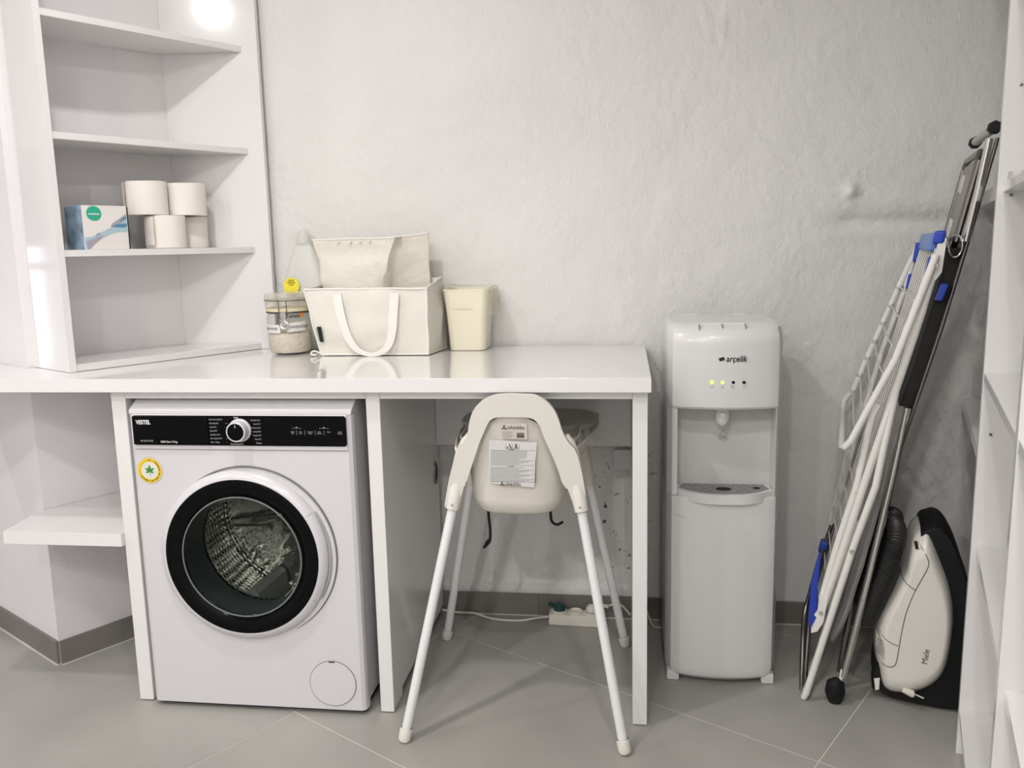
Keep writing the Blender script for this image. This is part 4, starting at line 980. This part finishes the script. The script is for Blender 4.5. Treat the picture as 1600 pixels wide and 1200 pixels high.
# ------------------------------------------------------------------ power strip and cables
t = thing('power_strip', 'white three socket power strip lying on the floor under the desk', 'power strip', (-.17, -.075, 0))
e1 = Vector((1, -.05, 0)).normalized(); e2_ = Vector((-e1.y, e1.x, 0)); so = Vector((-.250, -.085, 0))
def PS(a, b, c): v = so+e1*a+e2_*b; return (v.x, v.y-(.0), c)
pl = [(0, .004), (.004, 0), (.165, 0), (.169, .004), (.169, .046), (.165, .050), (.004, .050), (0, .046)]
m_ = MB(); m_.prism(pl, .0006, .038, PS, .004, 2); bd = obj('body', m_, CABLE, t)
for k, a in enumerate((.034, .085, .136)):
    m_ = MB(); c = PS(a, .026, .038); m_.lathe([(.0235, 0), (.0235, .006), (.020, .007), (.0195, -.0), (0, .0005)], c, n=28); obj('socket', m_, CABLE, bd)
m_ = MB(); c = PS(.034, .026, .0455); m_.lathe([(.0, .022), (.010, .022), (.016, .016), (.0175, .0)], c, n=20); m_.tube([Vector(c)+Vector((-.01, 0, .012)), Vector(c)+Vector((-.035, .012, .014))], .007, 10); q = obj('mains_plug', m_, DGREEN, loc=c); tag(q, 'dark green mains plug in the left socket of the power strip', 'plug')
m_ = MB(); c = PS(.136, .026, .0455); m_.lathe([(.0, .020), (.010, .020), (.0165, .012), (.0175, .0)], c, n=20); m_.tube(spline([Vector(c)+Vector((0, 0, .012)), Vector(c)+Vector((.03, .004, .018)), Vector(c)+Vector((.055, .006, .014))]), [.010]*3+[.009]*7+[.006]*7, 10); q = obj('mains_plug', m_, CABLE, loc=c); tag(q, 'white mains plug in the right socket of the power strip', 'plug')
def cable(pts, r, lab, m__=CABLE):
    q = MB(); q.tube(spline(pts, 8), r, 8); o = obj('power_cable', q, m__, loc=pts[0]); tag(o, lab, 'cable'); return o
cable([(-.606, -.06, .030), (-.56, -.045, .016), (-.50, -.040, .012), (-.45, -.055, .0045), (-.40, -.068, .0045), (-.34, -.066, .0045), (-.29, -.055, .010), (-.252, -.060, .018)], .0035, 'white cable running along the skirting to the power strip')
cable([(-.055, -.055, .062), (-.02, -.05, .064), (.012, -.05, .030)], .0035, 'white cable from the right plug to the desk leg panel')
cable([(.053, -.05, .085), (.070, -.055, .030), (.085, -.075, .006), (.112, -.09, .008)], .003, 'thin white cable between the desk leg and the dispenser')

# ------------------------------------------------------------------ leaning group: drying rack, ironing board
LP = Vector((.468, -.486, 0)); LE = Vector((.25, .968, 0)).normalized(); LU = Vector((LE.y, -LE.x, 0))
def LN(s, k, z): v = LP+LE*k+LU*s; return Vector((v.x, v.y, z))
t = thing('drying_rack', 'folded white drying rack with blue joints leaning beside the water dispenser', 'drying rack', tuple(LN(.05, .2, 0)))
def tb(name, path, r, m__=RACKW, par=t, n=12, parent=None):
    q = MB(); q.tube(path, r, n); return obj(name, q, m__, parent or par)
T1 = [(.259, 1.171), (.233, 1.033), (.197, .894), (.123, .601), (.085, .446), (.036, .258), (.026, .242)]
tb('frame_tube', [LN(s, 0, z) for s, z in T1], .0095)
tb('frame_tube', [LN(s, .42, z) for s, z in [(.240, 1.19), (.215, 1.07), (.165, .90), (.095, .60), (.055, .40), (.012, .20)]], .0085)
Bp = [(.256, 1.171), (.233, 1.095), (.182, .928), (.125, .800), (.090, .720)]; Fp_ = [(.232, 1.16), (.226, 1.147), (.199, 1.076), (.125, .873), (.091, .777), (.067, .744), (.063, .712)]
w1 = [LN(s, -.022, z) for s, z in Bp]+[LN(.076, -.018, .702), LN(.069, .0, .696)]+[LN(.064, .40, .698)]+[LN(s, .42, z) for s, z in Fp_[::-1]]
wing = tb('wing_frame', w1, .0088)
w2 = [LN(s, .012, z) for s, z in [(.150, .81), (.143, .795), (.135, .771), (.107, .596), (.068, .441), (.035, .289)]]
wg2 = tb('wing_frame', w2, .0088)
tb('wing_frame', [LN(s, .42, z) for s, z in [(.083, .60), (.065, .50), (.044, .399), (.026, .296), (.008, .212)]], .0070)
w3 = [LN(s, 0, z) for s, z in [(.253, 1.123), (.222, .987), (.186, .847), (.151, .603), (.108, .449), (.053, .223), (.005, .022)]]
lg = w3+[LN(.0, .004, .0105), LN(.002, .020, .0095), LN(.012, .19, .0095), LN(.016, .21, .0105), LN(.024, .218, .03), LN(.065, .22, .22), LN(.12, .22, .44)]
tb('leg_frame', lg, .0092)
rg = [(.199, 1.076), (.179, 1.025), (.161, .975), (.141, .923), (.125, .873), (.106, .823), (.089, .775)]
rb = [(.214, 1.065), (.192, 1.020), (.172, .960), (.155, .890), (.136, .835), (.118, .79), (.100, .745)]
for k, ((s, z), (s2, z2)) in enumerate(zip(rg, rb)):
    sag = .006*k; P_ = spline([LN(s, .42, z), LN((s+s2)/2, .21, (z+z2)/2-sag), LN(s2, -.022, z2)], 6); tb('wire', P_, .0022, WIRE, n=6)
    tb('wire_ring', [LN(s, .413, z-.003), LN(s, .413, z+.003)], .0105, WIRE, n=12)
rg = [(.079, .576), (.066, .524), (.056, .472), (.045, .419), (.034, .368), (.023, .316)]
rb = [(.105, .632), (.094, .573), (.082, .520), (.072, .468), (.058, .41), (.046, .35)]
for k, ((s, z), (s2, z2)) in enumerate(zip(rg, rb)): tb('wire', spline([LN(s, .42, z), LN((s+s2)/2, .21, (z+z2)/2-.02), LN(s2, .0, z2-.05)], 6), .0022, WIRE, n=6)
for k in range(9):   # long drying wires from the light blue comb down to the bottom joint
    u = (k+.4)/9.2; top = LN(.258-.012*u, .41*u+.005, 1.185); bot = LN(.045-.036*u, .02+.39*u, .262-.07*u)
    mid = top.lerp(bot, .5)+LU*.003; tb('wire', [top, mid, bot], .0023, WIRE, n=6)
# blue parts
def blk(name, s0, s1, k0, k1, z0, z1, m__, sh=0, bev=.004, parent=t):
    q = MB(); q.box(0, 1, 0, 1, 0, 1); V = list(q.b.verts)
    for v in V:
        s = s0+(s1-s0)*v.co.x; k = k0+(k1-k0)*v.co.y; z = z0+(z1-z0)*v.co.z; v.co = LN(s+sh*(v.co.z), k, z)
    bmesh.ops.bevel(q.b, geom=q.b.edges[:], offset=bev, segments=3, affect='EDGES', profile=.5); return obj(name, q, m__, parent)
blk('wire_comb', .240, .262, .03, .425, 1.178, 1.222, BLUEL, .008, .007)
blk('end_cap', .248, .272, -.014, .03, 1.196, 1.226, BLUEP, .004, .006)
blk('hinge_joint', .228, .249, .395, .435, 1.145, 1.198, BLUEP, .006, .004)
blk('hinge_joint', .214, .232, .395, .435, 1.070, 1.112, BLUEP, .006, .003)
blk('hinge_joint', .262, .278, .02, .05, 1.062, 1.102, BLUEP, .012, .003)
blk('hinge_joint', .238, .256, .05, .08, 1.12, 1.165, BLUEP, .008, .003)
blk('hinge_joint', .012, .034, .285, .33, .315, .345, BLUEP, .006, .004)
q = MB(); q.prism([(.003, .29), (.020, .37), (.028, .365), (.020, .27), (.024, .20), (.010, .155), (.0, .18)], .10, .14, lambda s, z, k: LN(s, k, z), .003); obj('lower_bracket', q, BLUEP, t)
q = MB(); q.prism([(.262, 1.214), (.278, 1.208), (.271, 1.13), (.258, 1.11), (.248, 1.125), (.254, 1.17)], -.010, .002, lambda s, z, k: LN(s, k, z), .002); obj('end_plate', q, RACKW, t)
q = MB(); q.prism([(.028, .300), (.050, .295), (.042, .232), (.028, .205), (.012, .198), (.012, .212), (.026, .24)], -.012, .002, lambda s, z, k: LN(s, k, z), .002); obj('end_plate', q, RACKW, t)
for s, z in ((.257, 1.147), (.103, .431), (.035, .258)):
    q = MB(); c = LN(s, -.0125 if z != 1.147 else -.0315, z); q.lathe([(.0058, 0), (.0050, .003), (.003, .003), (.0026, .0012), (0, .0012)], c, tuple(-LE), n=18); obj('rivet', q, CHROME, t)

t = thing('ironing_board', 'folded ironing board with black cover and chrome legs leaning behind the drying rack', 'ironing board', tuple(LN(.12, .2, 0)))
bdp = [(.357, 1.438), (.308, 1.20), (.243, .904), (.193, .725), (.157, .539), (.125, .382), (.092, .236), (.060, .13)]
def bs(z):
    for (s0, z0), (s1, z1) in zip(bdp, bdp[1:]):
        if z1 <= z <= z0: return s1+(s0-s1)*(z-z1)/(z0-z1)
    return bdp[-1][0] if z < bdp[-1][1] else bdp[0][0]
def board(z0, z1, k0, k1, th, off, m__, name, rnd=0, nose=False, rag=0):
    q = MB(); n = 26; R = []
    for i in range(n+1):
        z = z0+(z1-z0)*i/n; ka, kb = k0, k1
        if nose:
            d = (z-z0)
            if d < .16: w = (1-(1-d/.16)**2)**.5; mid = (k0+k1)/2; ka = mid-(mid-k0)*max(.12, w); kb = mid+(k1-mid)*max(.12, w)
        ka += rag*noise.noise(Vector((z*30, 0, 3)))
        s = bs(z)+off
        R.append([LN(s-th/2, ka+.004, z), LN(s, ka, z), LN(s+th/2, ka+.004, z), LN(s+th/2, kb-.004, z), LN(s, kb, z), LN(s-th/2, kb-.004, z)])
    q.loft(R); return obj(name, q, m__, t, sharp=50)
board(.085, 1.17, .055, .37, .012, .004, COVERG, 'board', nose=True, rag=.02)
board(.80, 1.185, .045, .38, .030, -.002, COVER, 'cover', rag=.004)
# metal edge rail and underside
tb('edge_rail', [LN(bs(z)+.018, .046, z) for z in (.56, .7, .8, 1.0, 1.2, 1.38, 1.432)], .0050, DCHROME, t)
tb('edge_rail', [LN(bs(z)+.020, .375, z) for z in (.56, .7, .8, 1.0, 1.2, 1.38, 1.425)], .0050, DCHROME, t)
q = MB(); q.prism([(.06, .55), (.36, .55), (.36, 1.20), (.06, 1.20)], .014, .018, lambda k, z, d: LN(bs(z)+d, k, z)); obj('underside_plate', q, DCHROME, t)
# iron rest: chrome frame with plate
fr_ = [LN(bs(z)-.006, k, z) for k, z in ((.060, 1.20), (.060, 1.385), (.075, 1.405), (.345, 1.405), (.365, 1.385), (.365, 1.20), (.345, 1.186), (.075, 1.186))]
q = MB(); q.tube(fr_, .0080, 10, closed=True); ir = obj('iron_rest', q, DCHROME, t)
q = MB(); q.prism([(.085, 1.20), (.335, 1.20), (.335, 1.39), (.085, 1.39)], -.009, -.006, lambda k, z, d: LN(bs(z)+d, k, z), .001, 1); obj('rest_plate', q, mat('brushed_plate', (.36, .345, .31), .42, .8), ir)
for k, z in ((.28, 1.345), (.28, 1.235)):
    q = MB(); q.prism([(k-.035, z-.025), (k+.035, z-.018), (k+.035, z+.025), (k-.035, z+.018)], -.0115, -.0092, lambda kk, zz, d: LN(bs(zz)+d, kk, zz)); obj('rubber_pad', q, mat('pad_pale', (.62, .61, .57), .6) if z > 1.3 else PAPER, ir)
q = MB(); q.tube([LN(.300+.014*cos(a), .03, 1.19+.026*sin(a)) for a in [2*pi*k/24 for k in range(24)]], .0022, 6, closed=True); obj('cord_ring', q, CHROME, t)
# upper leg bar with black end caps
tb('leg_tube', [LN(.356, .03, 1.430), LN(.337, .03, 1.30), LN(.321, .034, 1.20)], .0085, CHROME, t)
fb_ = tb('foot_bar', [LN(.352, .27, 1.446), LN(.360, -.005, 1.450)], .0105, mat('foot_bar_grey', (.45, .44, .41), .4), t, 18)
for a, b_ in ((LN(.351, .29, 1.445), LN(.353, .255, 1.446)), (LN(.3595, .012, 1.450), LN(.361, -.02, 1.450))):
    q = MB(); q.tube([a, a.lerp(b_, .2), a.lerp(b_, .8), b_], [.011, .0150, .0150, .011], 7); obj('end_cap', q, BLACKM, fb_)
# lower tubes and black foot
tb('leg_tube', [LN(.215, .030, .80), LN(.186, .030, .60), LN(.147, .030, .36), LN(.098, .030, .085), LN(.094, .030, .07)], .0092, CHROME, t)
tb('leg_tube', [LN(.190, .12, .62), LN(.115, .11, .30), LN(.085, .10, .05)], .0080, DCHROME, t)
q = MB(); q.tube([LN(.078, .02, .068), LN(.077, .02, .056), LN(.076, .02, .030), LN(.076, .02, .004)], [.008, .0225, .026, .017], 16); obj('foot', q, BLACKM, t, 'black plastic foot')
tb('leg_tube', [LN(.092, .030, .09), LN(.088, .026, .058)], .0050, LEGW, t)
us = spline([LN(.045, .34, .38), LN(.018, .26, .30), LN(-.001, .14, .24), LN(-.010, .10, .20), LN(-.012, .10, .14), LN(-.010, .06, .055), LN(-.009, .045, .0085)], 6)
tb('leg_tube', us, .0062, DCHROME, t); us = spline([LN(.055, .36, .38), LN(.028, .30, .30), LN(.008, .17, .24), LN(.002, .14, .20), LN(.000, .13, .14), LN(-.002, .09, .055), LN(-.001, .07, .0085)], 6)
tb('leg_tube', us, .0070, DCHROME, t)

# ------------------------------------------------------------------ vacuum cleaner
t = thing('vacuum_cleaner', 'white and black canister vacuum cleaner standing upright in the right corner', 'vacuum cleaner', tuple(LN(.28, .16, 0)))
VW = [(.282, .487), (.264, .481), (.246, .463), (.236, .425), (.229, .383), (.211, .336), (.190, .281), (.173, .232), (.167, .185), (.168, .126), (.177, .081), (.186, .040), (.200, .024), (.222, .020), (.259, .027), (.301, .051), (.333, .091), (.347, .146), (.353, .227), (.350, .289), (.336, .357), (.312, .420)]
VB = [(.264, .484), (.282, .496), (.299, .502), (.320, .491), (.343, .453), (.367, .387), (.383, .337), (.394, .242), (.402, .12), (.400, .022), (.385, .006), (.340, .0015), (.291, .0015), (.235, .006), (.195, .014), (.172, .035), (.163, .075), (.175, .11), (.20, .2), (.24, .35), (.255, .44)]
def smooth(P_, n=3): 
    Q = [Vector((p[0], p[1], 0)) for p in P_]; Q = [Q[-1]]+Q+[Q[0], Q[1]]; out = []
    for i in range(1, len(Q)-2):
        for k in range(n):
            t_ = k/n; p0, p1, p2, p3 = Q[i-1], Q[i], Q[i+1], Q[i+2]
            out.append(.5*((2*p1)+(p2-p0)*t_+(2*p0-5*p1+4*p2-p3)*t_*t_+(3*p1-p0-3*p2+p3)*t_**3))
    return [(v.x, v.y) for v in out]
def dome(P_, k0, k1, c, inset, ang, steps=7):
    """outline swept through depth: rounded at both faces"""
    R = []
    for i in range(steps*2+1):
        u = -1+i/steps; kk = (k0+k1)/2+(k1-k0)/2*sin(u*pi/2); f = 1-inset*(1-cos(u*pi/2))**ang
        R.append([LN(c[0]+(x-c[0])*f, kk, c[1]+(z-c[1])*f) for x, z in P_])
    return R
m_ = MB(); m_.loft(dome(smooth(VW), .03, .27, (.268, .24), .30, 1.3)); vb = obj('upper_shell', m_, VACW, t, sharp=50)
m_ = MB(); m_.loft(dome(smooth(VB), .062, .25, (.30, .22), .06, 1)); obj('underbody', m_, BLACKM, t, sharp=50)
def onshell(s, z):
    """depth k of the shell's near surface at outline position"""
    c = (.268, .24); best = .03
    P_ = smooth(VW, 1)
    for i in range(0, 41):
        u = -1+i/41.0; f = 1-.30*(1-cos(u*pi/2))**1.3; kk = .15+.12*sin(u*pi/2)
        a = c[0]+(s-c[0])/f, c[1]+(z-c[1])/f
        ins = False; n_ = len(P_)
        for j in range(n_):
            x1, y1 = P_[j]; x2, y2 = P_[(j+1) % n_]
            if (y1 > a[1]) != (y2 > a[1]) and a[0] < (x2-x1)*(a[1]-y1)/(y2-y1)+x1: ins = not ins
        if ins: return kk
    return .10
def seam(pts, r=.0009, m__=INKG, name='seam'):
    P_ = spline([(s, 0, z) for s, z in pts], 6); q = MB(); q.tube([LN(p.x, onshell(p.x, p.z)-.0006, p.z) for p in P_], r, 6); return obj(name, q, m__, vb)
DS = mat('seam_dark', (.05, .045, .04), .6)
seam([(.257, .456), (.272, .432), (.281, .412), (.279, .392), (.264, .355), (.250, .318), (.236, .266), (.228, .21), (.224, .17), (.220, .134), (.214, .121), (.200, .117), (.184, .121)], m__=DS)
seam([(.214, .366), (.230, .350), (.254, .334)], m__=DS); seam([(.176, .206), (.19, .193), (.207, .183), (.223, .178)], .0007, m__=DS)
# handle hollow near the top
q = MB(); hl = [(.249, .448), (.258, .459), (.270, .465), (.275, .458), (.271, .447), (.257, .436)]
q.prism(hl, 0, .004, lambda s, z, d: LN(s, onshell(s, z)-.0005-d*.5, z), .001); obj('handle_recess', q, mat('recess_grey', (.35, .34, .32), .4), vb)
q = MB(); q.tube([LN(.2505, onshell(.256, .45)-.004, .455), LN(.2545, onshell(.256, .44)-.004, .438)], .0040, 8); obj('release_button', q, BLACKM, vb)
# exhaust grille at the left
gk = onshell(.176, .19)
q = MB(); q.prism([(.1695, .204), (.176, .194), (.184, .182), (.186, .165), (.184, .140), (.177, .146), (.1705, .165)], 0, .003, lambda s, z, d: LN(s, onshell(s+.006, z)-.004-d, z)); gg = obj('exhaust_grille', q, mat('grille_white', (.66, .64, .58), .4), vb)
q = MB()
for k in range(7): z = .150+k*.0062; q.tube([LN(.172, onshell(.178, z)-.0075, z), LN(.183, onshell(.189, z)-.0075, z-.001)], .0008, 5)
obj('grille_slats', q, DS, gg)
kk = onshell(.285, .168)
def wr(p):
    d = p-LP; s = d.dot(LU); return LN(s, onshell(s, p.z)-.0012, p.z)
text('Miele', .0200, LN(.287, kk, .160), Vector((.10*LU.x, .10*LU.y, .995)), Vector((-.995*LU.x, -.995*LU.y, .10)), mat('dark_olive', (.17, .165, .10), .5), vb, fn=wr, sx=.95)
# mains plug tucked at the bottom
q = MB(); q.tube([LN(.238, .035, .058), LN(.262, .033, .052), LN(.266, .033, .052)], [.007, .010, .008], 10); q.tube([LN(.266, .033, .052), LN(.288, .032, .045)], .0020, 6); obj('mains_plug', q, CABLE, t)
q = MB(); q.prism([(.170, .066), (.184, .070), (.184, .040), (.174, .036)], .05, .06, lambda s, z, k: LN(s, k, z), .002); obj('wheel_cover', q, VACW, t)
q = MB(); q.tube([LN(.182, .08, .105), LN(.174, .08, .07), LN(.178, .08, .03)], .012, 12); obj('castor', q, BLACKM, t)
# hose with real ribs
def ribbed(path, r, pitch=.0055, amp=.0022):
    P_ = spline(path, 24); L = [0]
    for a, b_ in zip(P_, P_[1:]): L.append(L[-1]+(b_-a).length)
    out, rad = [], []; d = 0; i = 0; step = pitch/4; c = 0
    while d < L[-1]:
        while L[i+1] < d: i += 1
        out.append(P_[i].lerp(P_[i+1], (d-L[i])/(L[i+1]-L[i]))); rad.append(r+amp*(1, .2, -1, .2)[c % 4]); d += step; c += 1
    q = MB(); q.tube(out, rad, 18); return q
hp = [LN(.143, .055, .222), LN(.162, .05, .283), LN(.185, .045, .351), LN(.199, .045, .413), LN(.207, .055, .452), LN(.208, .09, .470), LN(.202, .14, .470)]
obj('hose', ribbed(hp, .0215), HOSE, t, sharp=80)
hp = [LN(.138, .12, .240), LN(.145, .12, .305), LN(.160, .125, .380), LN(.176, .13, .450), LN(.186, .135, .480), LN(.199, .16, .484), LN(.206, .19, .465)]
obj('hose', ribbed(hp, .0215), HOSE, t, sharp=80)
